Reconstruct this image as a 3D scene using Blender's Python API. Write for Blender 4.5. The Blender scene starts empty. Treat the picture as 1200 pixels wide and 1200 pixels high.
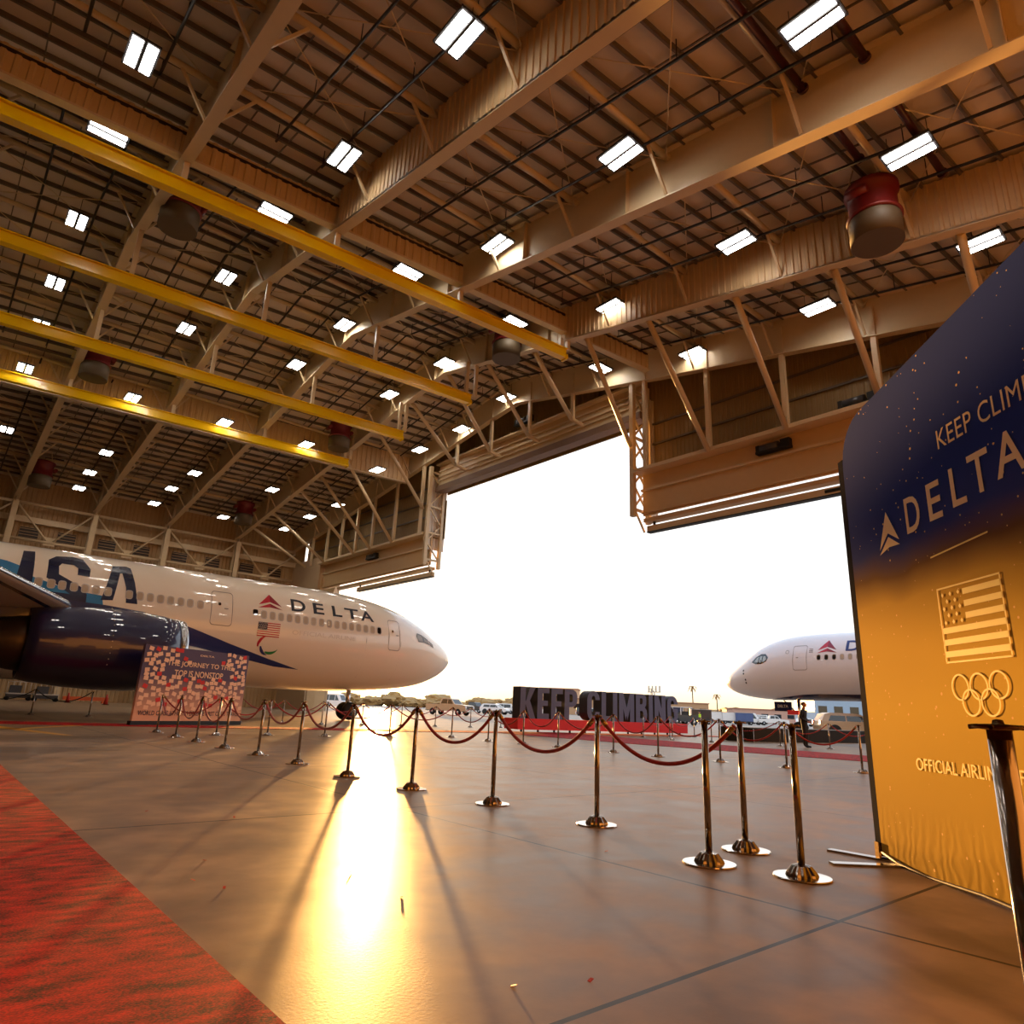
import bpy, bmesh, math, random
from math import sin, cos, pi, radians, sqrt
from mathutils import Vector, Matrix, noise
random.seed(7)
S = bpy.context.scene
COL = S.collection

# World axes: X runs out through the hangar door, Y along the door wall (away to the left), Z up.
def W(x, y, z=0.0):
    """ground coordinates seen from the camera (right, forward) -> hangar axes"""
    return Vector((0.7618 * x + 0.6479 * y, -0.6479 * x + 0.7618 * y, z))

# ------------------------------------------------------------------ materials
def lin(c): return c / 12.92 if c <= 0.04045 else ((c + 0.055) / 1.055) ** 2.4
def hx(s):
    s = s.lstrip('#'); return tuple(lin(int(s[i:i + 2], 16) / 255) for i in (0, 2, 4)) + (1.0,)
MATS = {}
def mat(name, color='#888888', rough=0.5, metal=0.0, var=0.06, scale=3.0, bump=0.0, bscale=40.0, spec=0.5, coat=0.0, sheen=0.0, stretch=None):
    if name in MATS: return MATS[name]
    m = bpy.data.materials.new(name); m.use_nodes = True
    nt = m.node_tree; N = nt.nodes; L = nt.links
    b = N['Principled BSDF']
    c = hx(color) if isinstance(color, str) else tuple(color) + (1.0,)
    b.inputs['Roughness'].default_value = rough
    b.inputs['Metallic'].default_value = metal
    b.inputs['Specular IOR Level'].default_value = spec
    b.inputs['Coat Weight'].default_value = coat
    b.inputs['Coat Roughness'].default_value = 0.025
    b.inputs['Sheen Weight'].default_value = sheen
    tc = N.new('ShaderNodeTexCoord'); nz = N.new('ShaderNodeTexNoise')
    nz.inputs['Scale'].default_value = scale; nz.inputs['Detail'].default_value = 4
    src = tc.outputs['Object']
    if stretch:
        mp = N.new('ShaderNodeMapping'); mp.inputs['Scale'].default_value = stretch
        L.new(src, mp.inputs['Vector']); src = mp.outputs['Vector']
    L.new(src, nz.inputs['Vector'])
    mx = N.new('ShaderNodeMix'); mx.data_type = 'RGBA'
    mx.inputs[6].default_value = tuple(v * (1 - var) for v in c[:3]) + (1,)
    mx.inputs[7].default_value = tuple(min(1, v * (1 + var)) for v in c[:3]) + (1,)
    L.new(nz.outputs['Fac'], mx.inputs[0]); L.new(mx.outputs[2], b.inputs['Base Color'])
    if bump > 0:
        n2 = N.new('ShaderNodeTexNoise'); n2.inputs['Scale'].default_value = bscale; n2.inputs['Detail'].default_value = 5
        L.new(src, n2.inputs['Vector'])
        bp = N.new('ShaderNodeBump'); bp.inputs['Strength'].default_value = bump; bp.inputs['Distance'].default_value = 0.02
        L.new(n2.outputs['Fac'], bp.inputs['Height']); L.new(bp.outputs['Normal'], b.inputs['Normal'])
    MATS[name] = m
    return m
def emis(name, color, strength):
    if name in MATS: return MATS[name]
    m = bpy.data.materials.new(name); m.use_nodes = True
    b = m.node_tree.nodes['Principled BSDF']
    b.inputs['Base Color'].default_value = (0.8, 0.8, 0.8, 1)
    b.inputs['Emission Color'].default_value = hx(color); b.inputs['Emission Strength'].default_value = strength
    MATS[name] = m
    return m

STEEL = mat('beige_steel_paint', '#cab48f', 0.42, var=0.05)
STEEL2 = mat('beige_ridged_sheet', '#c4a67a', 0.5, var=0.05)
DECK = mat('roof_deck_sheet', '#d2c2ae', 0.6, var=0.1, scale=0.6)
PURL = mat('galvanised_purlin', '#6a6055', 0.45, metal=0.3, var=0.1)
BLACKPIPE = mat('black_pipe', '#1c1713', 0.45)
REDPIPE = mat('dark_red_pipe', '#3a100b', 0.4)
YEL = mat('crane_yellow', '#ecc400', 0.2, var=0.04, coat=0.3)
WALLM = mat('wall_sheet_tan', '#a98a60', 0.6, var=0.1, scale=0.5)
DARK = mat('dark_panel', '#2a1e15', 0.5)
BLACK = mat('matt_black', '#0b0a0a', 0.55)
RUBBER = mat('rubber', '#121212', 0.8)
CHROME = mat('chrome', '#d9d2c8', 0.12, metal=1.0, var=0.02)
STEELP = mat('polished_steel', '#a39a92', 0.14, metal=1.0, var=0.03)
WHITEPL = mat('white_disc', '#e8e6ea', 0.3)
VELVET = mat('red_velvet', '#9c0d14', 0.75, var=0.15, scale=30, bump=0.3, bscale=150, sheen=0.4)
BRASS = mat('brass', '#b3925c', 0.25, metal=1.0)
WHITE = mat('aircraft_white', '#f1e5d0', 0.3, var=0.015, coat=1.0)
NAVY = mat('aircraft_navy', '#11154a', 0.35, var=0.03, coat=1.0)
NAVYL = mat('livery_navy', '#15163a', 0.25)
BLUE = mat('livery_blue', '#1f78ad', 0.28)
SWB = mat('stripe_blue', '#22306e', 0.28)
LRED = mat('livery_red', '#c01f2f', 0.28)
LREDD = mat('livery_dark_red', '#8c1424', 0.28)
SILVER = mat('bare_metal', '#cfd2d6', 0.25, metal=1.0, var=0.03)
GREYP = mat('grey_paint', '#b7b0a8', 0.35, var=0.04)
GLASS = mat('dark_glass', '#14161a', 0.05, spec=0.8)
PANE = mat('cabin_window', '#b9a78f', 0.2)
LINE = mat('panel_line', '#8a8078', 0.5)
REDBASE = mat('red_cover', '#e02c2c', 0.6, var=0.05)
LETF = mat('letter_face', '#5c5f7e', 0.45, var=0.08)
LETS = mat('letter_side', '#1d1d28', 0.5)
CONE = mat('cone_red', '#b3200f', 0.5)
ORANGE = mat('orange_bar', '#c8501a', 0.5)
TRUNK = mat('bark', '#4a3423', 0.8)
LEAF = mat('hazed_leaf', '#a8834e', 0.8, var=0.3, scale=1.5)  # foliage lightened to tan: the glow of backlit haze is put into its colour
SKIN = mat('skin', '#a56a4c', 0.5)
SUIT = mat('black_suit', '#0d0c0e', 0.7, bump=0.2, bscale=60)
VEHW = mat('vehicle_white', '#e4e1de', 0.3, coat=0.5)
VEHT = mat('vehicle_tan', '#c9ae8c', 0.3, coat=0.5)
VEHD = mat('vehicle_dark', '#26262a', 0.35, coat=0.3)
CHAR = mat('charcoal', '#35353a', 0.5)

# ------------------------------------------------------------------ mesh helpers
class MB:
    def __init__(s): s.v = []; s.f = []; s.m = []; s.sm = []
    def add(s, vs, fs, mi=0, smooth=False):
        o = len(s.v); s.v += [tuple(v) for v in vs]
        for f in fs: s.f.append([i + o for i in f]); s.m.append(mi); s.sm.append(smooth)
        return s
    def box(s, c, d, mi=0, rz=0.0, M=None):
        x, y, z = d[0] / 2, d[1] / 2, d[2] / 2
        vs = [Vector((i * x, j * y, k * z)) for i in (-1, 1) for j in (-1, 1) for k in (-1, 1)]
        R = M if M else Matrix.Rotation(rz, 3, 'Z')
        vs = [R @ v + Vector(c) for v in vs]
        return s.add(vs, [(0, 1, 3, 2), (4, 6, 7, 5), (0, 4, 5, 1), (2, 3, 7, 6), (0, 2, 6, 4), (1, 5, 7, 3)], mi)
    def beam(s, p, q, w, h, mi=0, up=(0, 0, 1)):
        p, q = Vector(p), Vector(q); d = q - p; L = d.length; d.normalize()
        u = Vector(up)
        if abs(d.dot(u)) > 0.98: u = Vector((1, 0, 0))
        x = d.cross(u).normalized(); y = x.cross(d)
        return s.box((p + q) / 2, (w, L, h), mi, M=Matrix((x, d, y)).transposed())
    def ibeam(s, p, q, w, h, t=0.03, mi=0):
        p, q = Vector(p), Vector(q); d = (q - p).normalized(); u = Vector((0, 0, 1))
        x = d.cross(u).normalized(); y = x.cross(d)
        s.beam(p, q, t, h, mi); s.beam(p + y * (h / 2), q + y * (h / 2), w, t, mi); s.beam(p - y * (h / 2), q - y * (h / 2), w, t, mi)
        return s
    def tube(s, pts, r, n=10, mi=0, cap=True, smooth=True):
        pts = [Vector(p) for p in pts]; rings = []
        for i, p in enumerate(pts):
            d = (pts[min(i + 1, len(pts) - 1)] - pts[max(i - 1, 0)]).normalized()
            u = Vector((0, 0, 1)) if abs(d.z) < 0.95 else Vector((1, 0, 0))
            x = d.cross(u).normalized(); y = x.cross(d)
            rr = r[i] if isinstance(r, (list, tuple)) else r
            rings.append([p + (x * cos(2 * pi * k / n) + y * sin(2 * pi * k / n)) * rr for k in range(n)])
        return s.loft(rings, mi, cap, smooth)
    def loft(s, rings, mi=0, cap=True, smooth=True, closed=True):
        n = len(rings[0]); vs = [v for r in rings for v in r]; fs = []
        for i in range(len(rings) - 1):
            for k in range(n if closed else n - 1):
                k2 = (k + 1) % n
                fs.append((i * n + k, i * n + k2, (i + 1) * n + k2, (i + 1) * n + k))
        s.add(vs, fs, mi, smooth)
        if cap and closed:
            s.add(rings[0], [tuple(range(n))[::-1]], mi); s.add(rings[-1], [tuple(range(n))], mi)
        return s
    def lathe(s, prof, c=(0, 0, 0), n=24, mi=0, axis='Z', smooth=True, flat=()):
        c = Vector(c); rings = []
        for r, z in prof:
            ring = []
            for k in range(n):
                a = 2 * pi * k / n
                p = (r * cos(a), r * sin(a), z) if axis == 'Z' else ((z, r * cos(a), r * sin(a)) if axis == 'X' else (r * sin(a), z, r * cos(a)))
                ring.append(c + Vector(p))
            rings.append(ring)
        return s.loft(rings, mi, True, smooth)
    def prism(s, poly, fn, d0, d1, mi=0, mside=None):
        """poly: 2D outline, fn(a, b, depth) -> 3D"""
        n = len(poly); vs = [fn(a, b, d0) for a, b in poly] + [fn(a, b, d1) for a, b in poly]
        s.add(vs, [tuple(range(n))[::-1], tuple(range(n, 2 * n))], mi)
        return s.add(vs, [(i, (i + 1) % n, (i + 1) % n + n, i + n) for i in range(n)], mi if mside is None else mside)
    def build(s, name, mats, parent=None, loc=None, rz=0.0, fix=True):
        me = bpy.data.meshes.new(name); me.from_pydata(s.v, [], s.f)
        mats = mats if isinstance(mats, (list, tuple)) else [mats]
        for m in mats: me.materials.append(m)
        me.polygons.foreach_set('material_index', s.m); me.polygons.foreach_set('use_smooth', s.sm)
        if fix:
            b = bmesh.new(); b.from_mesh(me); bmesh.ops.remove_doubles(b, verts=b.verts, dist=1e-5)
            bmesh.ops.recalc_face_normals(b, faces=b.faces); b.to_mesh(me); b.free()
        me.update()
        o = bpy.data.objects.new(name, me); COL.objects.link(o)
        if parent: o.parent = parent
        if loc is not None: o.location = loc
        if rz: o.rotation_euler = (0, 0, rz)
        return o
def tag(o, label=None, cat=None, group=None, kind=None):
    if label: o['label'] = label
    if cat: o['category'] = cat
    if group: o['group'] = group
    if kind: o['kind'] = kind
    return o
def thing(name, label, cat, loc=(0, 0, 0), rz=0.0, group=None):
    o = bpy.data.objects.new(name, None); o.empty_display_size = 0.2; COL.objects.link(o)
    o.location = loc; o.rotation_euler = (0, 0, rz)
    return tag(o, label, cat, group)
def struct(name, mb, mats, **k): return tag(mb.build(name, mats, **k), kind='structure')
def copy_tree(o, parent=None):
    c = o.copy(); COL.objects.link(c)
    if parent: c.parent = parent
    for ch in o.children: copy_tree(ch, c)
    return c
def interp(x, xs, ys):
    if x <= xs[0]: return ys[0] + (x - xs[0]) * (ys[1] - ys[0]) / (xs[1] - xs[0])
    for i in range(len(xs) - 1):
        if x <= xs[i + 1]: return ys[i] + (x - xs[i]) * (ys[i + 1] - ys[i]) / (xs[i + 1] - xs[i])
    return ys[-1] + (x - xs[-1]) * (ys[-1] - ys[-2]) / (xs[-1] - xs[-2])
def sm(x, xs, ys):
    """smooth (Catmull-Rom) interpolation"""
    if x <= xs[0]: return ys[0]
    if x >= xs[-1]: return ys[-1]
    i = max(k for k in range(len(xs)) if xs[k] <= x); i = min(i, len(xs) - 2)
    def slope(k):
        if k == 0: return (ys[1] - ys[0]) / (xs[1] - xs[0])
        if k == len(xs) - 1: return 0.0
        return (ys[k + 1] - ys[k - 1]) / (xs[k + 1] - xs[k - 1])
    h = xs[i + 1] - xs[i]; t = (x - xs[i]) / h
    return ((2*t**3 - 3*t*t + 1) * ys[i] + (t**3 - 2*t*t + t) * h * slope(i) + (-2*t**3 + 3*t*t) * ys[i + 1] + (t**3 - t*t) * h * slope(i + 1))
ORD = ['first', 'second', 'third', 'fourth', 'fifth', 'sixth', 'seventh', 'eighth', 'ninth', 'tenth', 'eleventh', 'twelfth', 'thirteenth', 'fourteenth', 'fifteenth', 'sixteenth', 'seventeenth', 'eighteenth', 'nineteenth', 'twentieth']
def nth(i):
    if i < 20: return ORD[i]
    T = {2: 'twenty', 3: 'thirty', 4: 'forty', 5: 'fifty', 6: 'sixty', 7: 'seventy', 8: 'eighty', 9: 'ninety'}; n = i + 1
    return (T[n // 10] + ('-' + ORD[n % 10 - 1] if n % 10 else 'th')).replace('tyth', 'tieth')

def text_mesh(txt, bold=0.0, spacing=1.0):
    """2D text outline as (verts, faces), scaled so that its box is 0..1 by 0..1; also returns the aspect"""
    cu = bpy.data.curves.new('t', 'FONT'); cu.body = txt; cu.size = 1; cu.offset = bold; cu.space_character = spacing; cu.resolution_u = 4
    ob = bpy.data.objects.new('t', cu); COL.objects.link(ob)
    dg = bpy.context.evaluated_depsgraph_get(); dg.update()
    me = ob.evaluated_get(dg).to_mesh()
    vs = [v.co.copy() for v in me.vertices]; fs = [tuple(p.vertices) for p in me.polygons]
    ob.evaluated_get(dg).to_mesh_clear(); bpy.data.objects.remove(ob); bpy.data.curves.remove(cu)
    x0 = min(v.x for v in vs); x1 = max(v.x for v in vs); y0 = min(v.y for v in vs); y1 = max(v.y for v in vs)
    return [((v.x - x0) / (x1 - x0), (v.y - y0) / (y1 - y0)) for v in vs], fs, (x1 - x0) / (y1 - y0)
def cut_poly(vs, fs, step):
    """split flat 2D faces on a grid so they can follow a curved skin"""
    b = bmesh.new(); bv = [b.verts.new((p[0], p[1], 0)) for p in vs]
    for f in fs:
        try: b.faces.new([bv[i] for i in f])
        except ValueError: pass
    for ax in (0, 1):
        lo = min(p[ax] for p in vs); hi = max(p[ax] for p in vs); t = lo + step
        while t < hi:
            co = [0, 0, 0]; no = [0, 0, 0]; co[ax] = t; no[ax] = 1
            bmesh.ops.bisect_plane(b, geom=b.verts[:] + b.edges[:] + b.faces[:], plane_co=co, plane_no=no); t += step
    bmesh.ops.triangulate(b, faces=b.faces)
    b.verts.index_update()
    r = [(v.co.x, v.co.y) for v in b.verts], [tuple(v.index for v in f.verts) for f in b.faces]
    b.free(); return r

# ------------------------------------------------------------------ camera
cam = bpy.data.objects.new('camera', bpy.data.cameras.new('camera')); COL.objects.link(cam)
CR = ((0.753180, -0.656500, 0.041553), (0.214448, 0.185329, -0.958992), (0.621877, 0.731205, 0.280372))
CH = 1.0206; CF = 789.654
R0, R1, R2 = CR
cam.matrix_world = Matrix(((R0[0], -R1[0], -R2[0], 0), (R0[1], -R1[1], -R2[1], 0), (R0[2], -R1[2], -R2[2], CH), (0, 0, 0, 1)))
cam.data.sensor_width = 36; cam.data.lens = CF / 1200 * 36; cam.data.clip_start = 0.05; cam.data.clip_end = 5000
S.camera = cam
# ------------------------------------------------------------------ floor, tarmac
def floor_mat(name, base, dark, joints, r0, r1, joint_c='#2a211b', coat=0.0):
    m = bpy.data.materials.new(name); m.use_nodes = True; nt = m.node_tree; N = nt.nodes; L = nt.links; b = N['Principled BSDF']
    tc = N.new('ShaderNodeTexCoord'); P = tc.outputs['Object']
    def noi(scale, det, st=None):
        n = N.new('ShaderNodeTexNoise'); n.inputs['Scale'].default_value = scale; n.inputs['Detail'].default_value = det
        if st:
            mp = N.new('ShaderNodeMapping'); mp.inputs['Scale'].default_value = st; mp.inputs['Rotation'].default_value = (0, 0, radians(28)); L.new(P, mp.inputs['Vector']); L.new(mp.outputs['Vector'], n.inputs['Vector'])
        else: L.new(P, n.inputs['Vector'])
        return n.outputs['Fac']
    def mix(f, a, c):
        x = N.new('ShaderNodeMix'); x.data_type = 'RGBA'; L.new(f, x.inputs[0])
        for i, v in ((6, a), (7, c)):
            if isinstance(v, tuple): x.inputs[i].default_value = v
            else: L.new(v, x.inputs[i])
        return x.outputs[2]
    def math_(op, a, c=None, d=None):
        x = N.new('ShaderNodeMath'); x.operation = op
        for i, v in enumerate((a, c, d)):
            if v is None: continue
            if isinstance(v, (int, float)): x.inputs[i].default_value = v
            else: L.new(v, x.inputs[i])
        return x.outputs[0]
    big = noi(0.45, 5, (0.35, 1.3, 1)); mid = noi(2.2, 9); fine = noi(60, 3)
    ramp = N.new('ShaderNodeMapRange'); ramp.inputs[1].default_value = 0.3; ramp.inputs[2].default_value = 0.75; L.new(big, ramp.inputs[0])
    col = mix(ramp.outputs[0], hx(dark), hx(base))
    mr2 = N.new('ShaderNodeMapRange'); mr2.inputs[1].default_value = .36; mr2.inputs[2].default_value = .64; L.new(mid, mr2.inputs[0])
    c2 = mix(mr2.outputs[0], (0.55, 0.55, 0.55, 1), (1.15, 1.15, 1.15, 1))
    mul = N.new('ShaderNodeMix'); mul.data_type = 'RGBA'; mul.blend_type = 'MULTIPLY'; mul.inputs[0].default_value = 0.8
    L.new(col, mul.inputs[6]); L.new(c2, mul.inputs[7]); col = mul.outputs[2]
    sep = N.new('ShaderNodeSeparateXYZ'); L.new(P, sep.inputs[0])
    if joints:
        ds = []
        for out, off, per in joints:
            q = math_('PINGPONG', math_('ADD', sep.outputs[out], 1000 * per - off), per / 2)
            ds.append(q)
        dmin = math_('MINIMUM', ds[0], ds[1])
        j = math_('LESS_THAN', dmin, 0.014)
        col = mix(j, col, hx(joint_c))
    L.new(col, b.inputs['Base Color'])
    rr = N.new('ShaderNodeMapRange'); rr.inputs[3].default_value = r0; rr.inputs[4].default_value = r1
    rr.inputs[1].default_value = 0.3; rr.inputs[2].default_value = 0.7
    mm = math_('MULTIPLY_ADD', mid, 0.5, math_('MULTIPLY', big, 0.5)); L.new(mm, rr.inputs[0]); L.new(rr.outputs[0], b.inputs['Roughness'])
    b.inputs['Specular IOR Level'].default_value = .09; b.inputs['Coat Weight'].default_value = coat; b.inputs['Coat Roughness'].default_value = 0.12
    bp = N.new('ShaderNodeBump'); bp.inputs['Strength'].default_value = 0.1; bp.inputs['Distance'].default_value = 0.003
    L.new(fine, bp.inputs['Height']); L.new(bp.outputs['Normal'], b.inputs['Normal'])
    return m
FLOORM = floor_mat('hangar_concrete', '#b79a7c', '#7c6247', [('Y', 1.9, 4.45), ('X', 4.05, 4.45)], 0.27, 0.46, coat=0.0)
TARMAC = floor_mat('apron_concrete', '#a89b8e', '#8d8176', [('Y', 1.9, 6.0), ('X', 4.05, 6.0)], 0.4, 0.6)
XB, XD, YR, YL = -42.0, 33.0, -7.0, 77.0
m = MB(); m.box(((XB + XD) / 2, (YR + YL) / 2, -0.15), (XD - XB, YL - YR, 0.3)); struct('floor', m, FLOORM)
m = MB(); m.box((XD + 450, 150, -0.16), (900, 1600, 0.3)); struct('ground', m, TARMAC)

# ------------------------------------------------------------------ roof profile
FX = [-8, 1.7, 23.6, 36.8, 40, 51.2, 78]
FZ = [15.3, 17.15, 21.3, 24.0, 23.55, 21.7, 17.7]
def zb(y): return interp(y, FX, FZ)          # underside of the roof frames
DEPTH = 2.15
def zd(y): return zb(y) + DEPTH + 0.12       # underside of the purlins is at zd - 0.2
YK = [YR, 1.7, 12, 23.6, 30, 36.8, 40, 45, 51.2, 60, 70, YL]
# ceiling: ribbed roof deck
m = MB(); A, B_ = XB, XD + 3
vs = []; fs = []
for y in YK: vs += [(A, y, zd(y) + 0.06), (B_, y, zd(y) + 0.06), (B_, y, zd(y) + 0.36), (A, y, zd(y) + 0.36)]
for i in range(len(YK) - 1):
    o = i * 4
    for k in range(4): fs.append((o + k, o + (k + 1) % 4, o + 4 + (k + 1) % 4, o + 4 + k))
fs += [(0, 1, 2, 3), tuple(len(vs) - 4 + k for k in range(4))]
m.add(vs, fs); struct('ceiling', m, DECK)
# side and back walls, off to the right and behind the viewpoint
m = MB(); m.box(((XB + XD) / 2, YR - 0.15, 8.9), (XD - XB, 0.3, 17.8)); struct('wall_right', m, WALLM)
m = MB(); poly = [(YR, 0)] + [(y, zd(y)) for y in YK] + [(YL, 0)]
m.prism(poly, lambda a, b, d: (XB - d, a, b), 0, 0.3); struct('wall_back', m, WALLM)

def ribbed(mb, p, q, z0f, z1f, pitch=0.32, depth=0.05, thick=0.02, mi=0):
    """vertical-ribbed sheet between two plan points; z0f/z1f give the bottom and top at fraction t"""
    p, q = Vector(p), Vector(q); d = q - p; Ln = d.length; d.normalize(); n = Vector((-d.y, d.x, 0))
    pts = []; t = 0.0
    while t < Ln:
        for a, e in ((0, 0), (0.5, 0), (0.6, 1), (0.9, 1)):
            tt = t + a * pitch
            if tt <= Ln: pts.append((tt, e * depth))
        t += pitch
    pts.append((Ln, 0))
    vs = []; fs = []
    for t, e in pts:
        b = p + d * t + n * e
        vs += [(b.x, b.y, z0f(t / Ln)), (b.x, b.y, z1f(t / Ln))]
    for i in range(len(pts) - 1): fs.append((2 * i, 2 * i + 2, 2 * i + 3, 2 * i + 1))
    return mb.add(vs, fs, mi)

# left wall: ribbed sheet, girts, dark window panels
m = MB(); m.box(((XB + XD) / 2, YL + 0.25, 10.1), (XD - XB, 0.3, 20.6)); ribbed(m, (XB, YL, 0), (XD, YL, 0), lambda t: 0, lambda t: 20.3, 0.4, 0.06)
struct('wall_left', m, WALLM)
FRX = [-9.9, -2.9, 4.0, 10.5, 17.2, 24.5]
BAYS = [(-9.9, -2.9), (-2.9, 4.0), (4.0, 10.5), (10.5, 17.2), (17.2, 24.5), (24.5, 31.4)]
n = 1
for (a, b) in BAYS:
    for c in (0.25, 0.72):
        x = a + (b - a) * c; m = MB()
        m.box((x, YL - 0.10, 15.0), (1.5, 0.10, 1.15), 0)
        for k in range(4): m.box((x, YL - 0.16, 14.6 + 0.28 * k), (1.5, 0.04, 0.05), 1)
        struct('window_%d' % n, m, [DARK, WALLM]); n += 1
m = MB()
for z in (16.25,): m.box(((XB + XD) / 2, YL - 0.35, z), (XD - XB, 0.5, 0.55))
struct('trim_1', m, STEEL)

# ------------------------------------------------------------------ roof frames (rafter + column)
def rafter_mb(x, y0, y1, stiff=True):
    m = MB(); ys = sorted([y for y in FX if y0 < y < y1] + [y0, y1])
    for i in range(len(ys) - 1):
        a, b = ys[i], ys[i + 1]
        for (zo, wd, th) in ((0.02, 0.46, 0.05), (DEPTH - 0.02, 0.46, 0.05)):
            m.add([(x + sx * wd / 2, y, zb(y) + zo + sz * th / 2) for y in (a, b) for sx in (-1, 1) for sz in (-1, 1)],
                  [(0, 1, 3, 2), (4, 6, 7, 5), (0, 4, 5, 1), (2, 3, 7, 6), (0, 2, 6, 4), (1, 5, 7, 3)])
        m.add([(x + sx * 0.015, y, zb(y) + z) for y in (a, b) for sx in (-1, 1) for z in (0, DEPTH)],
              [(0, 1, 3, 2), (4, 6, 7, 5), (0, 4, 5, 1), (2, 3, 7, 6), (0, 2, 6, 4), (1, 5, 7, 3)])
    return m
FRAMES = {}
FL = ['tan steel roof frame behind the viewpoint, sixth from the door', 'tan steel roof frame at the upper left corner, fifth from the door',
      'tan steel roof frame crossing the top left, running down to the left wall', 'tan steel roof frame ribbed on its right half, through the picture top centre',
      'tan steel roof frame with smooth web, running out at the top right corner', 'tan steel roof frame next to the door wall, ribbed on its right half']
for i, x in enumerate(FRX):
    t = thing('roof_frame', FL[i], 'roof frame', (x, 36.8, 0), group='portal frames under the roof')
    FRAMES[x] = t
    def loc(mb): mb.v = [(a - x, b - 36.8, c) for a, b, c in mb.v]; return mb
    loc(rafter_mb(x, YR + 0.05, 76.6)).build('rafter', STEEL, t)
    for y in range(-4, 76, 6):
        s = MB()
        for sx in (-1, 1): s.add([(x + sx * 0.015, y - 0.02, zb(y) + 0.03), (x + sx * 0.23, y - 0.02, zb(y) + 0.03), (x + sx * 0.17, y - 0.02, zb(y) + DEPTH), (x + sx * 0.015, y - 0.02, zb(y) + DEPTH),
                                       (x + sx * 0.015, y + 0.02, zb(y) + 0.03), (x + sx * 0.23, y + 0.02, zb(y) + 0.03), (x + sx * 0.17, y + 0.02, zb(y) + DEPTH), (x + sx * 0.015, y + 0.02, zb(y) + DEPTH)],
                                      [(0, 1, 2, 3), (4, 5, 6, 7), (0, 1, 5, 4), (1, 2, 6, 5), (2, 3, 7, 6), (3, 0, 4, 7)])
        loc(s).build('stiffener', STEEL, t)
    c = MB(); c.box((x, 76.3, 9.1), (0.46, 0.06, 18.2)); c.box((x, 75.35, 8.8), (0.46, 0.06, 17.6)); c.box((x, 75.8, 9.0), (0.05, 0.9, 18.0))
    loc(c).build('column', STEEL, t)
# bracing on the left wall between the columns
for bi, (a, b) in enumerate(BAYS):
    t = thing('wall_brace', 'tan chevron brace with struts on the left wall, ' + nth(5 - bi) + ' bay from the door', 'brace', ((a + b) / 2, 75.6, 0), group='chevron braces on the left wall')
    c = (a + b) / 2; hw = (b - a) / 2 - 0.24
    m = MB().tube([(-hw, 0, 17.6), (hw, 0, 17.6)], 0.13); m.build('strut', STEEL, t)
    m = MB().tube([(-hw, 0, 14.2), (hw, 0, 14.2)], 0.13); m.build('strut', STEEL, t)
    for s in (-1, 1): MB().tube([(s * hw, 0, 17.4), (s * 0.25, 0, 14.35)], 0.09).build('diagonal', STEEL, t)
    MB().box((0, 0, 14.3), (0.9, 0.05, 0.8)).build('gusset', STEEL, t)

# ------------------------------------------------------------------ purlins, struts, pipes
def shy(x, y): return y + .08 * max(0, min(1, (76.5 - y) / 21)) * (24 - x)   # members along the hangar fan out slightly
def lng(o, y, x0, x1):
    a = math.atan2(shy(x1, y) - shy(x0, y), x1 - x0); o.rotation_euler = (0, 0, a); return o
k = 0; y = YR + 1.0
while y < 76.5:
    m = MB(); z = zd(y) - 0.08
    PXS = [-12, -2.9, 4.0, 10.5, 17.2, 24.5, 33.0] if y < 74 else [XB + 1, 33.0]
    for xa, xb in zip(PXS[:-1], PXS[1:]):
        ya, yb = shy(xa, y), shy(xb, y); pa, pb = Vector((xa, ya - y, zd(ya) - zd(y))), Vector((xb, yb - y, zd(yb) - zd(y)))
        m.beam(pa, pb, .03, .22); m.beam(pa + Vector((0, .035, -.11)), pb + Vector((0, .035, -.11)), .07, .02)
    o = m.build('roof_purlin', PURL, loc=(0, y, z))
    tag(o, 'dark metal purlin under the roof deck, ' + nth(k) + ' counted from the right wall', 'purlin', 'purlins under the roof deck'); y += 1.2; k += 1
SY = [1.5, 6.3, 11.3, 16.0, 20.9, 28.5, 33.3, 38.1, 42.9, 46.0, 52.0, 56.5, 61.0, 65.5, 70.0, 74.0]
bayname = ['sixth bay', 'fifth bay', 'fourth bay', 'third bay', 'second bay', 'door bay']
for bi, (a, b) in enumerate(BAYS):
    for si, y in enumerate(SY):
        y = shy((a + b) / 2, y); L_ = b - a; t = thing('roof_strut', 'tan pipe strut, ' + nth(si) + ' from right, in the ' + bayname[bi] + ' from the door', 'strut', (a, y, zd(y) - 0.45), group='pipe struts under the purlins')
        MB().tube([(0.03, 0, 0), (L_ - 0.03, 0, 0)], 0.13).build('pipe', STEEL, t)
        for xs, xe in ((1.25, 0.2), (L_ - 1.25, L_ - 0.2)):
            MB().beam((xs, 0, -0.12), (xe, 0, -DEPTH + 0.42), 0.1, 0.1).build('fly_brace', STEEL, t)
for bi, (a, b) in enumerate(BAYS):
    for si in range(0, len(SY) - 1):
        y0, y1 = shy((a + b) / 2, SY[si]), shy((a + b) / 2, SY[si + 1])
        if y1 - y0 > 5.9 or (bi == 4 and y0 > 65): continue
        m = MB()
        m.tube([(0.15, 0, 0), (b - a - 0.15, y1 - y0, zd(y1) - zd(y0))], 0.022, 6); m.tube([(b - a - 0.15, 0, 0.05), (0.15, y1 - y0, zd(y1) - zd(y0) + 0.05)], 0.022, 6)
        tag(m.build('cross_rod', STEEL, loc=(a, y0, zd(y0) - 0.62)), 'thin crossed tie rods, ' + nth(si) + ' from right, in the ' + bayname[bi] + ' from the door', 'tie rod', 'crossed tie rods')
k = 0
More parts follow.
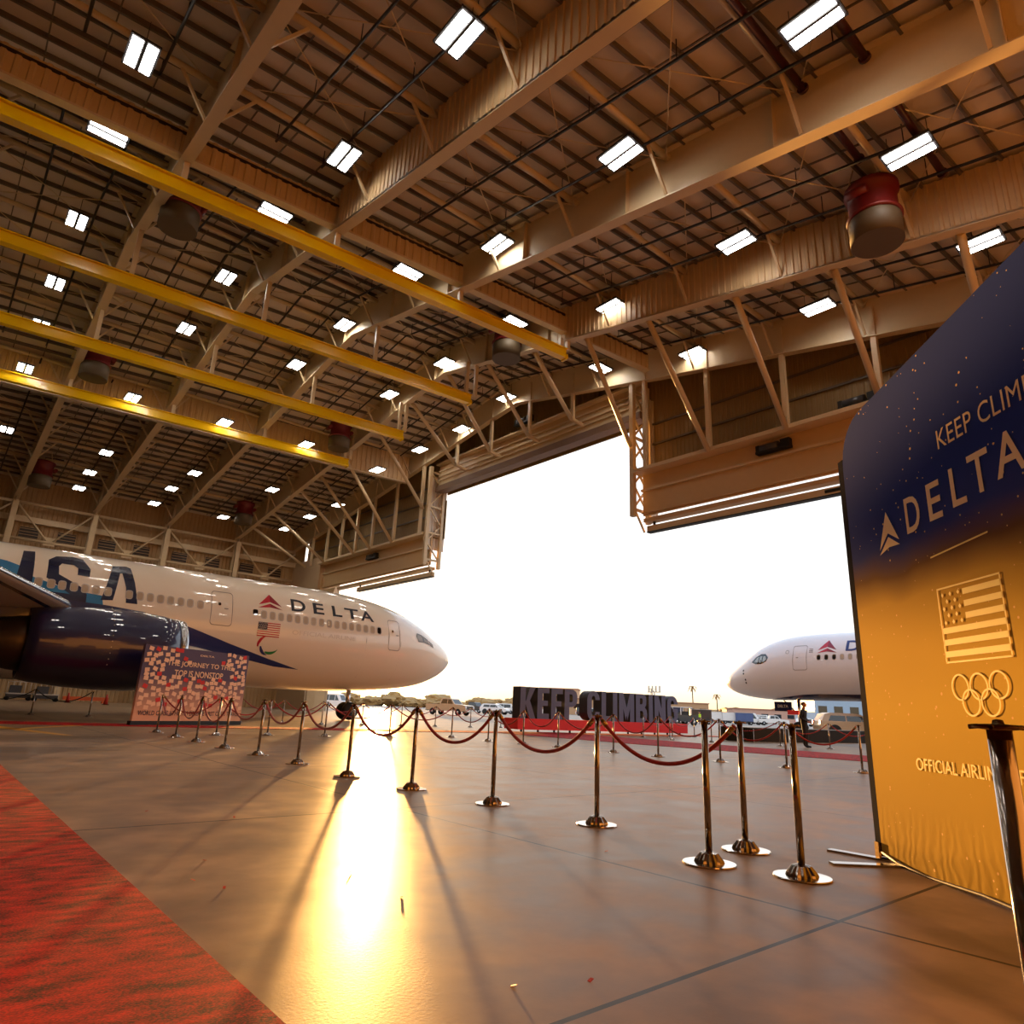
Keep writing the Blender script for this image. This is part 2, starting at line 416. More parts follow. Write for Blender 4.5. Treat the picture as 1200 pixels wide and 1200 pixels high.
for (a, b) in BAYS:
    for c in (.25, .5, .75):
        x = a + (b - a) * c; ys = [YR + .6] + [y for y in FX if YR < y < 76] + [76.3]; m = MB()
        for p_, q_ in zip(ys[:-1], ys[1:]): m.beam((0, p_, zd(p_) - .10), (0, q_, zd(q_) - .10), .05, .06)
        tag(m.build('purlin_bridging', PURL, loc=(x, 0, 0)), 'thin dark bridging line across the purlins, ' + nth(17 - k) + ' from the door', 'bridging', 'bridging lines under the roof deck'); k += 1
PX = [-6.5, -0.2, 2.2, 6.6, 8.6, 13.5, 15.8, 20.9, 23.0, 27.8, 30.0]
for i, x in enumerate(PX):
    for (y0, y1, side) in ((YR + 0.5, 23.6, 'right'), (27.6, 51.6, 'middle'), (53.4, 75.0, 'left')):
        ys = sorted([y0, y1] + [y for y in FX if y0 < y < y1]); m = MB().tube([(0, y - y0, zd(y) - zd(y0)) for y in ys], 0.055, 8)
        y = y0 + 1.2
        while y < y1: m.tube([(0, y - y0, zd(y) - zd(y0)), (0, y - y0, zd(y) - zd(y0) + 0.83)], 0.02, 5); y += 3.6
        tag(m.build('sprinkler_pipe', BLACKPIPE, loc=(x, y0, zd(y0) - 0.75)), 'thin black sprinkler pipe, roof ' + side + ', ' + nth(len(PX) - 1 - i) + ' from the door', 'pipe', 'sprinkler pipes under the roof')
for i, (y, x0, x1) in enumerate(((6.9, 7, 17.0), (5.1, 13, 16.99), (5.1, 17.45, 23.3), (6.9, 17.45, 21.0))):
    m = MB().tube([(x0, y, zd(y) - .62), (x1, y, zd(y) - .62)], 0.12, 14); m.tube([(x1 - 0.12, y, zd(y) - .62), (x1 - 0.02, y, zd(y) - .62)], 0.17, 14)
    for xx in (x0 + 1.5, x1 - 1.5): m.tube([(xx, y, zd(y) - .62), (xx, y, zd(y) - 0.1)], 0.025, 6)
    tag(m.build('sprinkler_main', REDPIPE), ['thick dark red sprinkler main, left one meeting the top right girder', 'thick dark red sprinkler main, right one meeting the top right girder',
        'thick dark red sprinkler main between the top right girder and the ribbed girder', 'thick dark red sprinkler main ending above the red fan housing'][i], 'pipe', 'sprinkler mains')

# ------------------------------------------------------------------ draught curtains of ribbed sheet
def curtain_x(y, zbot, label):
    t = thing('draft_curtain', label, 'draft curtain', (0, shy(0, y), 0)); lng(t, y, 0, 24)
    m = MB(); ribbed(m, (-9.8, 0, 0), (31.2, 0, 0), lambda q: zbot + 0.05, lambda q: zbot + 0.98, 0.45, -0.06); m.build('lower_panel', STEEL2, t, fix=False)
    m = MB(); ribbed(m, (-9.8, 0.1, 0), (31.2, 0.1, 0), lambda q: zbot + (1.2 if y < 30 else .98), lambda q: zd(y) - 0.45, 0.45, -0.06); m.build('upper_panel', STEEL2, t, fix=False)
    if y < 30: m = MB(); m.box((10.7, 0.08, zbot + 1.08), (41, 0.06, 0.24)); m.build('rail', DARK, t)
    m = MB(); m.box((10.7, 0.14, zbot), (41, 0.42, 0.1)); m.build('bottom_flange', STEEL, t)
curtain_x(24.4, 21.95, 'long tan ribbed draft curtain crossing the picture, right of the yellow rails')
curtain_x(52.3, 20.8, 'tan ribbed draft curtain on the far left side of the roof ridge')
for x in (10.5, 24.5):
    m = MB(); a, b = YR + 0.2, 25.1
    ribbed(m, (x - 0.26, a, 0), (x - 0.26, b, 0), lambda q: zb(a + (b - a) * q) + 0.06, lambda q: zb(a + (b - a) * q) + DEPTH + 0.0, 0.32, 0.04)
    m.v = [(p - x, q - 36.8, r) for p, q, r in m.v]; m.build('ribbed_cladding', STEEL2, FRAMES[x], fix=False)

# ------------------------------------------------------------------ ceiling lights
LAMP = emis('lamp_lens', '#fff6ea', 19.0)
LIGHTS = [(22.5,1.45,22.1,0),(13.2,8.35,20.4,0),(5.5,14.5,19.0,0),(28.6,1.4,23.3,1),(21.6,8.7,22.0,0),(12.8,15.3,20.35,0),(5.4,20.9,18.95,0),(37.8,1.5,24.5,0),(28.2,8.4,23.15,1),(21.3,16.5,21.9,0),
 (12.5,22.4,20.3,0),(5.2,27.4,18.9,0),(43.5,1.5,23.6,0),(37.4,9.0,24.6,0),(27.5,15.4,23.05,1),(20.8,24.0,21.8,0),(12.3,29.3,20.25,0),(43.3,8.65,23.6,0),(37.1,16.5,24.6,0),(27.0,22.5,22.95,1),(20.5,31.0,21.75,0),
 (53.3,1.45,21.8,0),(53.0,8.0,21.8,0),(42.9,15.9,23.7,0),(36.4,24.0,24.5,0),(27.1,30.2,22.95,1),(52.9,14.6,21.9,0),(42.4,23.2,23.8,0),(37.3,30.6,24.4,0),(62.6,1.6,20.1,0),(62.4,8.4,20.1,0),(52.5,21.3,21.9,0),
 (48.0,29.8,22.7,0),(43.3,30.8,23.6,0),(62.2,15.4,20.1,0),(66.7,8.1,19.3,0),(70.3,8.0,18.65,0),(66.4,14.7,19.4,0),(61.9,22.4,20.2,0),(53.3,28.7,21.8,0),(70.3,14.3,18.65,0),(70.1,20.8,18.65,0),(65.8,28.1,19.5,0),(61.7,29.2,20.2,0),(69.9,27.3,18.7,0),
 (47.6,1.47,22.6,0),(47.5,8.3,22.65,0),(47.4,15.2,22.7,0),(22.5,-5.5,22.1,0),(13.2,1.4,20.4,0),(13.0,-5.5,20.4,0),(37.5,-5.6,24.5,0),(28.4,-5.6,23.2,1),(5.5,8.0,19.0,0)]
t = thing('bay_light', 'x', 'ceiling light', (0, 0, 0))
m = MB(); m.box((0, 0, 0.06), (0.95, 1.5, 0.1)); m.box((0, 0, 0.15), (0.5, 1.1, 0.1)); m.build('housing', CHAR, t)
MB().box((0, 0, -.01), (0.08, 1.4, 0.06)).build('centre_bar', CHAR, t)
for s in (-1, 1): MB().box((s * 0.235, 0, 0.0), (0.33, 1.34, 0.03)).build('lens', LAMP, t)
for s in (-1, 1): MB().tube([(0, s * 0.6, 0.1), (0, s * 0.6, 1.0)], 0.012, 5).build('hanger_wire', BLACK, t)
ROWN = ['behind the viewpoint', 'leftmost row in the picture', 'second row from the left', 'third row from the left', 'fourth row from the left', 'row at the door wall']
def row_of(v): return 0 if v < -2 else 1 if v < 4.5 else 2 if v < 11 else 3 if v < 18.5 else 4 if v < 26 else 5
cnt = {}
LIGHTS.sort(key=lambda q: (row_of(q[1]), q[0]))
for i, (u, v, z, r) in enumerate(LIGHTS):
    o = t if i == 0 else copy_tree(t)
    if 52 < u < 54 or 47 < u < 49:
        f_ = (51.0 - .08 * (v - 16)) / u if u > 52 else 1.0; u, v, z = u * f_, v * f_, CH + (z - CH) * f_
    z = min(z, zd(u) - 0.75 if r == 0 else 99)
    o.location = (v, u, z); o.rotation_euler = (0, 0, pi / 2 if r else 0)
    k = cnt.get(row_of(v), 0); cnt[row_of(v)] = k + 1
    o['label'] = 'bright twin ceiling light, ' + nth(k) + ' from right in the ' + ROWN[row_of(v)]; o['group'] = 'twin-panel ceiling lights'

# ------------------------------------------------------------------ high expansion foam generators / fans
ft = thing('foam_generator', 'x', 'foam generator')
MB().lathe([(0.86, 0.1), (0.86, 1.0), (0.84, 1.05)], n=32).build('outlet_duct', mat('duct_grey', '#54452f', 0.6), ft)
MB().lathe([(0.0, 0.12), (0.84, 0.12), (0.84, 0.15), (0, 0.15)], n=32).build('outlet_screen', mat('screen_grey', '#5b4d44', 0.6), ft)
m = MB(); m.lathe([(0.84, 1.05), (0.92, 1.07), (0.92, 1.14), (0.80, 1.28), (0.80, 2.1), (0.9, 2.15), (0.9, 2.35), (0.5, 2.5)], n=32); m.build('red_housing', mat('housing_red', '#6a0f0c', 0.5), ft)
for s in (-1, 1):
    MB().tube([(s * 0.95, -0.2, 1.8), (s * 0.95, 0.5, 1.8)], 0.16, 12).build('motor', mat('housing_red', '#6a0f0c', 0.5), ft)
for q in range(4): MB().tube([(0.85 * cos(q * pi / 2 + .7), 0.85 * sin(q * pi / 2 + .7), 2.2), (0.5 * cos(q * pi / 2 + .7), 0.5 * sin(q * pi / 2 + .7), 3.4)], 0.03, 6).build('hanger', STEEL, ft)
MB().tube([(0, 0, 2.4), (0, 0, 2.8), (0.6, 0, 2.9), (1.4, 0, 2.9)], 0.07, 8).build('feed_pipe', BLACKPIPE, ft)
FL2 = ['red and grey foam generator at the upper right, large, beside the ribbed girder', 'dark foam generator behind the nearest yellow rail at the upper left', 'dark red foam generator above the door corner, over the aircraft lettering',
       'dark foam generator between yellow rails at the left edge', 'foam generator just above the end of the nearest yellow rail', 'red foam generator low on the far left roof slope, nearer the door', 'red foam generator low on the far left roof slope, at the left edge']
for i, (y, x) in enumerate(((7.2, 22.6), (31.1, 5.0), (49.6, 22.9), (49.9, 5.0), (28.7, 23.4), (69.4, 22.6), (70.3, 5.0))):
    o = ft if i == 0 else copy_tree(ft)
    o.location = (x, y, zd(y) - 3.15); tag(o, FL2[i], 'foam generator', 'foam generators under the roof')

# ------------------------------------------------------------------ yellow crane rails
for i, (y, xe) in enumerate(((24.55, 24.4), (33.2, 24.2), (41.9, 24.4), (50.6, 24.4))):
    t = thing('crane_rail', ['yellow overhead crane rail nearest the camera, longest in the picture', 'yellow overhead crane rail, second from the top', 'yellow overhead crane rail, third from the top', 'yellow overhead crane rail lowest in the picture'][i], 'crane rail', (24, y, 20.3), group='yellow crane rails'); lng(t, y, 0, 24)
    xe -= 24; m = MB(); L_ = xe + 34; c = (xe - 34) / 2
    m.box((c, 0, 0.0), (L_, 0.42, 0.05)); m.box((c, 0, 0.62), (L_, 0.34, 0.05)); m.box((c, 0, 0.31), (L_, 0.06, 0.6)); m.box((c, -0.19, 0.07), (L_, 0.03, 0.1)); m.build('beam', YEL, t)
    MB().box((xe - 0.1, 0, 0.05), (0.12, 0.46, 0.3)).build('end_stop', YEL, t)
    for x in [q - 24 for q in FRX] + [xe - 0.4]:
        zt = zb(shy(x + 24, y)) - 20.3
        if zt > 0.75: MB().box((x, 0, (0.66 + zt) / 2), (0.22, 0.22, zt - 0.66)).build('hanger', STEEL, t)

# ------------------------------------------------------------------ door wall
XW = 31.4
t = thing('door_girder', 'tan deep girder carrying the roof along the door wall', 'girder', (XW, 36.8, 0))
m = rafter_mb(0, YR + 0.05, 76.6); m.v = [(a, b - 36.8, c) for a, b, c in m.v]; m.build('rafter', STEEL, t)
posts = [-3.5, 1.8, 6.2, 10.7, 15.3, 19.9, 24.4] + [49.5, 53.9, 58.0, 61.3, 64.6, 67.9, 71.5]
for y in posts:
    zz = 15.5
    m = MB(); m.box((0.0, y - 36.8, (zz + zb(y) + 1.6) / 2), (0.24, 0.26, zb(y) + 1.6 - zz)); m.build('post', STEEL, t)
for y in (30.75, 35.3, 39.9, 44.5):
    MB().box((0, y - 36.8, (20.7 + zb(y) + 1.6) / 2), (0.2, 0.24, zb(y) + 1.6 - 20.7)).build('post', STEEL, t)
    MB().beam((0.1, y - 36.8, 20.8), (1.5, y - 36.8, 20.6), 0.2, 0.2).build('outrigger', STEEL, t)
# knee braces from the frame next to the door
KB = [(1.2, 15.5, 'right'), (6.2, 15.5, 'right'), (10.7, 15.5, 'right'), (15.3, 15.5, 'right'), (19.9, 15.5, 'right'), (25.5, 17.3, 'right'), (30.75, 20.8, 'notch'), (35.3, 20.9, 'notch'), (39.9, 20.9, 'notch'), (44.5, 20.8, 'notch'), (49.0, 17.8, 'left'), (53.9, 15.5, 'left'), (58.0, 15.5, 'left'), (61.3, 15.5, 'left'), (67.9, 15.5, 'left'), (72.5, 15.5, 'left')]
YT = [0.6, 5.2, 9.6, 14.0, 18.9, 23.2, 27.6, 32.2, 36.8, 41.5, 46.5, 52.0, 56.5, 60.5, 67.0, 72]
for i, (y, z, sd) in enumerate(KB):
    yt = YT[i]; m = MB().tube([(24.7, yt, zb(yt) + 0.05), (XW - 0.15, y, z)], 0.15, 12)
    tag(m.build('knee_brace', STEEL), 'tan diagonal pipe brace from the roof to the door header, ' + nth(i) + ' from the right', 'brace', 'pipe braces at the door wall')
# headers
def header(name, y0, y1, z0, z1, label):
    t = thing(name, label, 'door header', (0, (y0 + y1) / 2, 0)); L_ = y1 - y0
    MB().box((32.3, 0, (z0 + z1) / 2 + 0.2), (0.16, L_, z1 - z0 - 0.4)).build('fascia_panel', STEEL2, t)
    m = MB(); m.box((XW + 0.1, 0, z1 - 0.05), (0.5, L_, 0.22)); m.build('walkway_beam', STEEL, t)
    m = MB(); m.box((32.12, 0, z1 - 1.15), (0.22, L_, 0.14)); m.build('ledge', STEEL, t)
    m = MB(); m.box((32.2, 0, z0 + 0.55), (0.3, L_, 0.1)); m.box((32.55, 0, z0 + 0.12), (0.6, L_, 0.24)); m.build('seal_box', STEEL2, t)
    m = MB(); m.box(((XW + 32.3) / 2, 0, z1 - 0.1), (0.9, L_, 0.05)); m.build('deck_plate', STEEL, t)
    return t
header('door_header', YR + 0.1, 25.3, 12.45, 15.6, 'tan door header box on the right of the tail notch')
header('door_header', 48.75, 69.5, 12.45, 15.6, 'tan door header box on the left above the aircraft nose')
t = thing('tail_notch_header', 'tan high header with level grooves over the tail notch', 'door header', (0, 37.0, 0))
m = MB(); m.box((32.6, 0, 20.9), (0.2, 23.2, 2.2)); m.build('fascia_panel', STEEL2, t)
for k in range(4): MB().box((32.45, 0, 20.2 + 0.42 * k), (0.14, 23.1, 0.1 if k % 2 else 0.2)).build('rib', STEEL, t)
MB().box((32.55, 0, 19.72), (0.8, 23.2, 0.5)).build('seal_box', mat('seal_brown', '#7c6350', 0.5), t)
MB().box((32.3, 0, 22.05), (0.5, 23.2, 0.16)).build('ledge', STEEL, t)
# hanging bottom beams of the lifted door curtains
for i, (y0, y1, lb) in enumerate(((YR + 0.2, 25.2, 'tan bottom beam of the lifted door hanging right of the notch'), (48.6, 62.0, 'tan bottom beam of the lifted door hanging above the aircraft nose'))):
    t = thing('door_bottom_beam', lb, 'door beam', (32.6, (y0 + y1) / 2, 11.95), group='lifted door bottom beams'); L_ = y1 - y0
    MB().box((0, 0, 0.1), (0.3, L_, 0.36)).build('box_beam', STEEL, t); MB().box((0, 0, -0.12), (0.4, L_, 0.06)).build('rubber_seal', BLACK, t)
    for s in (-1, 1): MB().box((-0.05, s * (L_ / 2 - 0.5), 0.45), (0.12, 0.12, 0.7)).build('cable_clamp', BLACK, t)
    if i == 0:
        for yy in (13.6, 11.8): MB().box((-0.16, yy - (y0 + y1) / 2, 0.1), (0.03, 1.1, 0.16)).build('slot', BLACK, t)
# ribbed siding behind the header posts, with girts
for nm, y0, y1, z0 in (('wall_front_right', YR, 25.4, 15.4), ('wall_front_left', 48.6, YL, 15.4)):
    m = MB(); ribbed(m, (33.35, y0, 0), (33.35, y1, 0), lambda q: z0, lambda q: zd(y0 + (y1 - y0) * q), 0.3, 0.04)
    m.box((33.5, (y0 + y1) / 2, z0 + 1.8), (0.1, y1 - y0, 3.6)); m.box((32.95, (y0 + y1) / 2, z0 - 0.05), (1.0, y1 - y0, 0.1))
    struct(nm, m, mat('siding_brown', '#8e7449', 0.6), fix=False)
m = MB(); ribbed(m, (33.35, 25.4, 0), (33.35, 48.6, 0), lambda q: 19.6, lambda q: zd(25.4 + 23.2 * q), 0.3, 0.04); m.box((33.55, 37, 21.6), (0.1, 23.2, 4.2)); struct('wall_front_notch', m, mat('siding_brown', '#8e7449', 0.6), fix=False)
gi = 0
for (y0, y1) in ((YR, 25.3), (48.7, 76.8)):
    for z in (16.5, 17.9, 19.3, 20.7):
        if z < zd(min(y0, y1) if y0 < 30 else y1) + 2.5:
            tag(MB().box((33.24, (y0 + y1) / 2, z), (0.12, y1 - y0, 0.12)).build('wall_girt', PURL), 'dark level girt on the siding ' + ('right' if y0 < 30 else 'left') + ' of the tail notch, ' + nth([16.5, 17.9, 19.3, 20.7].index(z)) + ' from below', 'girt', 'girts on the door wall')
# door jamb wall at the left corner
m = MB(); m.box((33.0, 73.3, 8.2), (2.6, 7.4, 16.4)); struct('wall_front_jamb', m, mat('jamb_tan', '#b49a78', 0.6))
m = MB()
for k in range(9): m.box((32.9, 69.52, 7.0), (2.0 - 0.2 * k, 0.1 + 0.04 * k, 14.0 - 0.01 * k))
struct('door_1', m, STEEL2)
# notch trellis columns
for i, y in enumerate((25.5, 48.5)):
    t = thing('notch_column', ['tan laced steel column right of the tail notch', 'tan laced steel column left of the tail notch'][i], 'column', (0, y, 0), group='laced columns beside the tail notch')
    MB().box((31.5, 0, 17.2), (0.3, 0.3, 9.0)).build('post', STEEL, t); MB().box((33.0, 0, 17.2), (0.25, 0.3, 9.4)).build('post', STEEL, t)
    zz = [13.2, 14.8, 16.4, 18.0, 19.6, 21.2]
    for k in range(5):
        a, b = (31.55, 32.95) if k % 2 else (32.95, 31.55)
        MB().beam((a, 0, zz[k]), (b, 0, zz[k + 1]), 0.1, 0.12).build('lacing', STEEL, t)
        if i == 0: MB().beam((b, 0.08, zz[k]), (a, 0.08, zz[k + 1]), 0.1, 0.12).build('lacing', STEEL, t)
    for z in (13.2, 15.6, 18.0, 21.2): MB().box((32.25, 0, z), (1.4, 0.16, 0.16)).build('strut', STEEL, t)
    MB().beam((31.5, 0, 13.4), (32.6, 0, 11.9), 0.1, 0.1).build('strut', STEEL, t)
    m = MB(); ribbed(m, (31.9 if i else 32.9, -0.3 if i == 0 else 0.3, 0), (33.6, -0.3 if i == 0 else 0.3, 0), lambda q: 14.2 if i else 12.8, lambda q: 21.0, 0.3, 0.04); m.build('return_siding', mat('siding_outside', '#c9bdb0', 0.5), t, fix=False)
# winches and floodlights on the headers
for i, (y, z) in enumerate(((16.4, 14.75), (58.6, 14.7), (36.6, 22.5), (11.9, 15.9))):
    t = thing('door_winch', ['black door winch on the right header face', 'black door winch on the left header face', 'black door winch above the notch header', 'black door winch on top of the right header'][i], 'winch', (31.95, y, z), group='door winches')
    MB().box((0, 0, 0), (0.4, 1.9, 0.12)).build('base_frame', BLACK, t); MB().lathe([(0.25, -0.5), (0.25, 0.5)], (0, 0.2, 0.2), 16, axis='Y').build('drum', CHAR, t)
    MB().box((0, -0.7, 0.25), (0.34, 0.5, 0.4)).build('motor', BLACK, t); MB().box((0, 0.85, 0.2), (0.3, 0.2, 0.45)).build('gearbox', BLACK, t)
# ------------------------------------------------------------------ airliners
class Fuse:
    """fuselage skin: nose tip at s=0, local x = -s, z relative to the cabin axis"""
    def __init__(f, R, prof, L, tail):
        f.R = R; f.p = prof; f.L = L; f.tail = tail
        f.S = [q[0] for q in prof]; f.T = [q[1] for q in prof]; f.B = [q[2] for q in prof]; f.Wd = [q[3] for q in prof]; f.Mz = [q[4] for q in prof]
    def at(f, s):
        if s <= f.S[-1]: return (sm(s, f.S, f.T), sm(s, f.S, f.B), sm(s, f.S, f.Wd), sm(s, f.S, f.Mz))
        R = f.R
        if s < f.tail: return (R, -R, R, 0.0)
        t = min(1.0, (s - f.tail) / (f.L - f.tail)); w = R * (1 - t) ** 0.75 + 0.15 * t
        return (R - 0.25 * R * t, max(-R + (1.75 * R) * t ** 1.2, -R), max(w, .1), 0.75 * R * t)
    def ring(f, s, n=72):
        zt, zb_, w, mz = f.at(s); r = []
        for k in range(n):
            a = 2 * pi * k / n; h = (zt - mz) if sin(a) >= 0 else (mz - zb_)
            r.append(Vector((-s, w * cos(a), mz + h * sin(a))))
        return r
    def side(f, s, z, sg, e=0.012):
        zt, zb_, w, mz = f.at(s); h = (zt - mz) if z >= mz else (mz - zb_)
        q = max(-1, min(1, (z - mz) / max(h, 1e-4))); y = w * sqrt(max(0, 1 - q * q))
        ny, nz = y / max(w, .01) ** 2, (z - mz) / max(h, .01) ** 2; l = sqrt(ny * ny + nz * nz) or 1
        return Vector((-s, sg * (y + e * ny / l), z + e * nz / l))
def skin_mesh(F):
    ss = [0.0, .03, .08, .15, .25, .4, .6, .8, 1.05, 1.3, 1.6, 1.9, 2.2, 2.6, 3, 3.4, 3.8, 4.3, 4.8, 5.4, 6, 6.7, 7.5, 8.5, 9.5]
    while ss[-1] < F.L - 1.5: ss.append(ss[-1] + 1.2)
    ss.append(F.L); m = MB(); m.loft([F.ring(max(s, 0.0001)) for s in ss]); return m
def decal(F, vs, fs, sg, e, step=0.3):
    v2, f2 = cut_poly(vs, fs, step); return [F.side(s, z, sg, e) for s, z in v2], f2
def dpoly(F, poly, sg, name, m, parent, e=0.013, step=0.25):
    a = sum(poly[i][0] * poly[(i + 1) % len(poly)][1] - poly[(i + 1) % len(poly)][0] * poly[i][1] for i in range(len(poly)))
    vs, fs = decal(F, poly, [tuple(range(len(poly)))], sg, e, step); return MB().add(vs, fs).build(name, m, parent)
def dtext(F, txt, s0, s1, z0, z1, sg, name, m, parent, bold=0.0, spacing=1.0, e=0.013):
    """s0: s where the text starts (reads towards s1)"""
    vs, fs, _ = text_mesh(txt, bold, spacing)
    vs = [(s0 + (s1 - s0) * a, z0 + (z1 - z0) * b) for a, b in vs]
    vs, fs = decal(F, vs, fs, sg, e, 0.2); return MB().add(vs, fs).build(name, m, parent)
def rrect(cx, cz, w, h, r, n=5):
    p = []
    for qx, qz, a0 in ((1, 1, 0), (-1, 1, 90), (-1, -1, 180), (1, -1, 270)):
        for k in range(n + 1):
            a = radians(a0 + 90 * k / n); p.append((cx + qx * (w / 2 - r) + r * cos(a), cz + qz * (h / 2 - r) + r * sin(a)))
    return p
def outline(F, poly, sg, wd, name, m, parent, e=0.012):
    n = len(poly); cx = sum(p[0] for p in poly) / n; cz = sum(p[1] for p in poly) / n
    pts = []
    for i in range(n):
        a, b = poly[i], poly[(i + 1) % n]; d = sqrt((a[0] - b[0]) ** 2 + (a[1] - b[1]) ** 2); k = max(1, int(d / 0.2))
        pts += [(a[0] + (b[0] - a[0]) * j / k, a[1] + (b[1] - a[1]) * j / k) for j in range(k)]
    n = len(pts); vs = []
    for (s, z) in pts:
        d = sqrt((s - cx) ** 2 + (z - cz) ** 2); vs += [F.side(s, z, sg, e), F.side(s - (s - cx) / d * wd, z - (z - cz) / d * wd, sg, e)]
    return MB().add(vs, [(2 * i, 2 * ((i + 1) % n), 2 * ((i + 1) % n) + 1, 2 * i + 1) for i in range(n)]).build(name, m, parent)
def cabin_window(F, s, z, sg, parent, dark=False, w=0.24, h=0.36):
    m = dpoly(F, rrect(s, z, w, h, min(w, h) * 0.42), sg, 'cabin_window', GLASS if dark else PANE, parent, 0.016, 0.5)
    outline(F, rrect(s, z, w + 0.07, h + 0.07, min(w, h) * 0.46), sg, 0.04, 'window_surround', GREYP, m, 0.018)
def passenger_door(F, s0, s1, z0, z1, sg, parent, glass=True):
    d = outline(F, rrect((s0 + s1) / 2, (z0 + z1) / 2, abs(s1 - s0), z1 - z0, 0.16), sg, 0.035, 'door', LINE, parent)
    c = (s0 + s1) / 2; h = z1 - z0
    if glass: dpoly(F, rrect(c + 0.12, z0 + 0.62 * h, 0.13, 0.15, 0.05), sg, 'door_window', GLASS, d, 0.015, 1)
    dpoly(F, rrect(c - 0.2, z0 + 0.5 * h, 0.2, 0.05, 0.02), sg, 'door_handle', LINE, d, 0.015, 1)
def widget(F, s_l, s_r, z0, z1, sg, parent):
    """red triangle emblem: a peak of two halves over a flat chevron"""
    c = (s_l + s_r) / 2; w = (s_r - s_l) / 2; H_ = z1 - z0
    P = lambda a, b: (c + a * w, z0 + b * H_)
    e = dpoly(F, [P(-0.93, 0.22), P(0, 1), P(0.0, 0.46)], sg, 'emblem', LRED, parent)
    dpoly(F, [P(0.93, 0.22), P(0, 0.46), P(0, 1)], sg, 'emblem_shade', LREDD, e)
    dpoly(F, [P(-1, 0), P(0.0, 0.36), P(0, 0.1)], sg, 'emblem_foot', LRED, e)
    dpoly(F, [P(1, 0), P(0, 0.1), P(0, 0.36)], sg, 'emblem_foot', LREDD, e)

# --- left aircraft, nose out of the door
RA = 2.82
FA = Fuse(RA, [(0, -.50, -.50, .02, -.50), (.03, -.36, -.66, .16, -.5), (.15, -.16, -.86, .36, -.5), (.4, .10, -1.12, .64, -.47), (1.0, .52, -1.55, 1.12, -.40), (2.0, 1.05, -2.0, 1.68, -.30), (3.0, 1.58, -2.28, 2.10, -.2), (4.5, 2.15, -2.52, 2.47, -.1), (6.5, 2.58, -2.70, 2.70, -.03), (9.0, 2.80, -2.81, 2.81, 0), (10.5, RA, -RA, RA, 0)], 60, 42)
AX, AY, AZ = 26.45, 37.0, 4.36
a1 = thing('airliner', 'large white airliner with navy engine standing inside the hangar, nose to the door', 'airplane', (AX, AY, AZ))
m = skin_mesh(FA); fa = m.build('fuselage', WHITE, a1)
sg = -1
# titles and emblem
widget(FA, 13.85, 12.55, 1.07, 1.85, sg, a1)
for ch, s0, s1, z0, z1 in (('D', 12.06, 11.26, 1.12, 1.78), ('E', 10.82, 10.2, 1.12, 1.74), ('L', 9.70, 9.12, 1.12, 1.72), ('T', 8.93, 8.05, 1.10, 1.70), ('A', 7.95, 7.08, 1.08, 1.68)):
    dtext(FA, ch, s0, s1, z0, z1, sg, 'title_letter', LETS, a1, 0.02)
dtext(FA, 'OFFICIAL AIRLINE', 11.97, 8.3, -0.1, 0.12, sg, 'small_title', mat('pale_title', '#d8cab6', 0.4), a1)
# flag
f0 = dpoly(FA, [(13.78, .35), (12.63, .35), (12.63, -.35), (13.78, -.35)], sg, 'flag', LRED, a1, 0.012)
for k in range(6): dpoly(FA, [(13.78, .35 - .7 * (2 * k + 1) / 13), (12.63, .35 - .7 * (2 * k + 1) / 13), (12.63, .35 - .7 * (2 * k + 2) / 13), (13.78, .35 - .7 * (2 * k + 2) / 13)], sg, 'flag_stripe', WHITE, f0, 0.015)
dpoly(FA, [(13.78, .35), (13.3, .35), (13.3, -.03), (13.78, -.03)], sg, 'flag_canton', NAVYL, f0, 0.018)
m = MB()
for r in range(5):
    for c in range(6 if r % 2 == 0 else 5):
        s = 13.74 - 0.08 * c - (0.04 if r % 2 else 0); z = .31 - .075 * r
        m.add([FA.side(s + dx, z + dz, sg, 0.021) for dx, dz in ((.02, 0), (0, .02), (-.02, 0), (0, -.02))], [(0, 1, 2, 3)])
m.build('flag_stars', WHITE, f0)
def crescent(c, r, a0, a1_, th):
    o = []; i = []
    for k in range(13):
        t = k / 12; a = radians(a0 + (a1_ - a0) * t); w = th * sin(pi * (0.15 + 0.85 * t))
        o.append((c[0] - r * cos(a), c[1] + r * sin(a))); i.append((c[0] - (r - w) * cos(a), c[1] + (r - w) * sin(a)))
    return o + i[::-1]
for c, r, a0, a2, cm in (((13.25, -.72), .42, 200, 85, LRED), ((13.12, -.86), .38, 175, 285, SWB), ((12.95, -.80), .40, 230, 345, mat('agito_green', '#2f8a4a', 0.3))):
    dpoly(FA, crescent(c, r, a0, a2, .14), sg, 'arc_emblem', cm, a1, 0.013, 5)
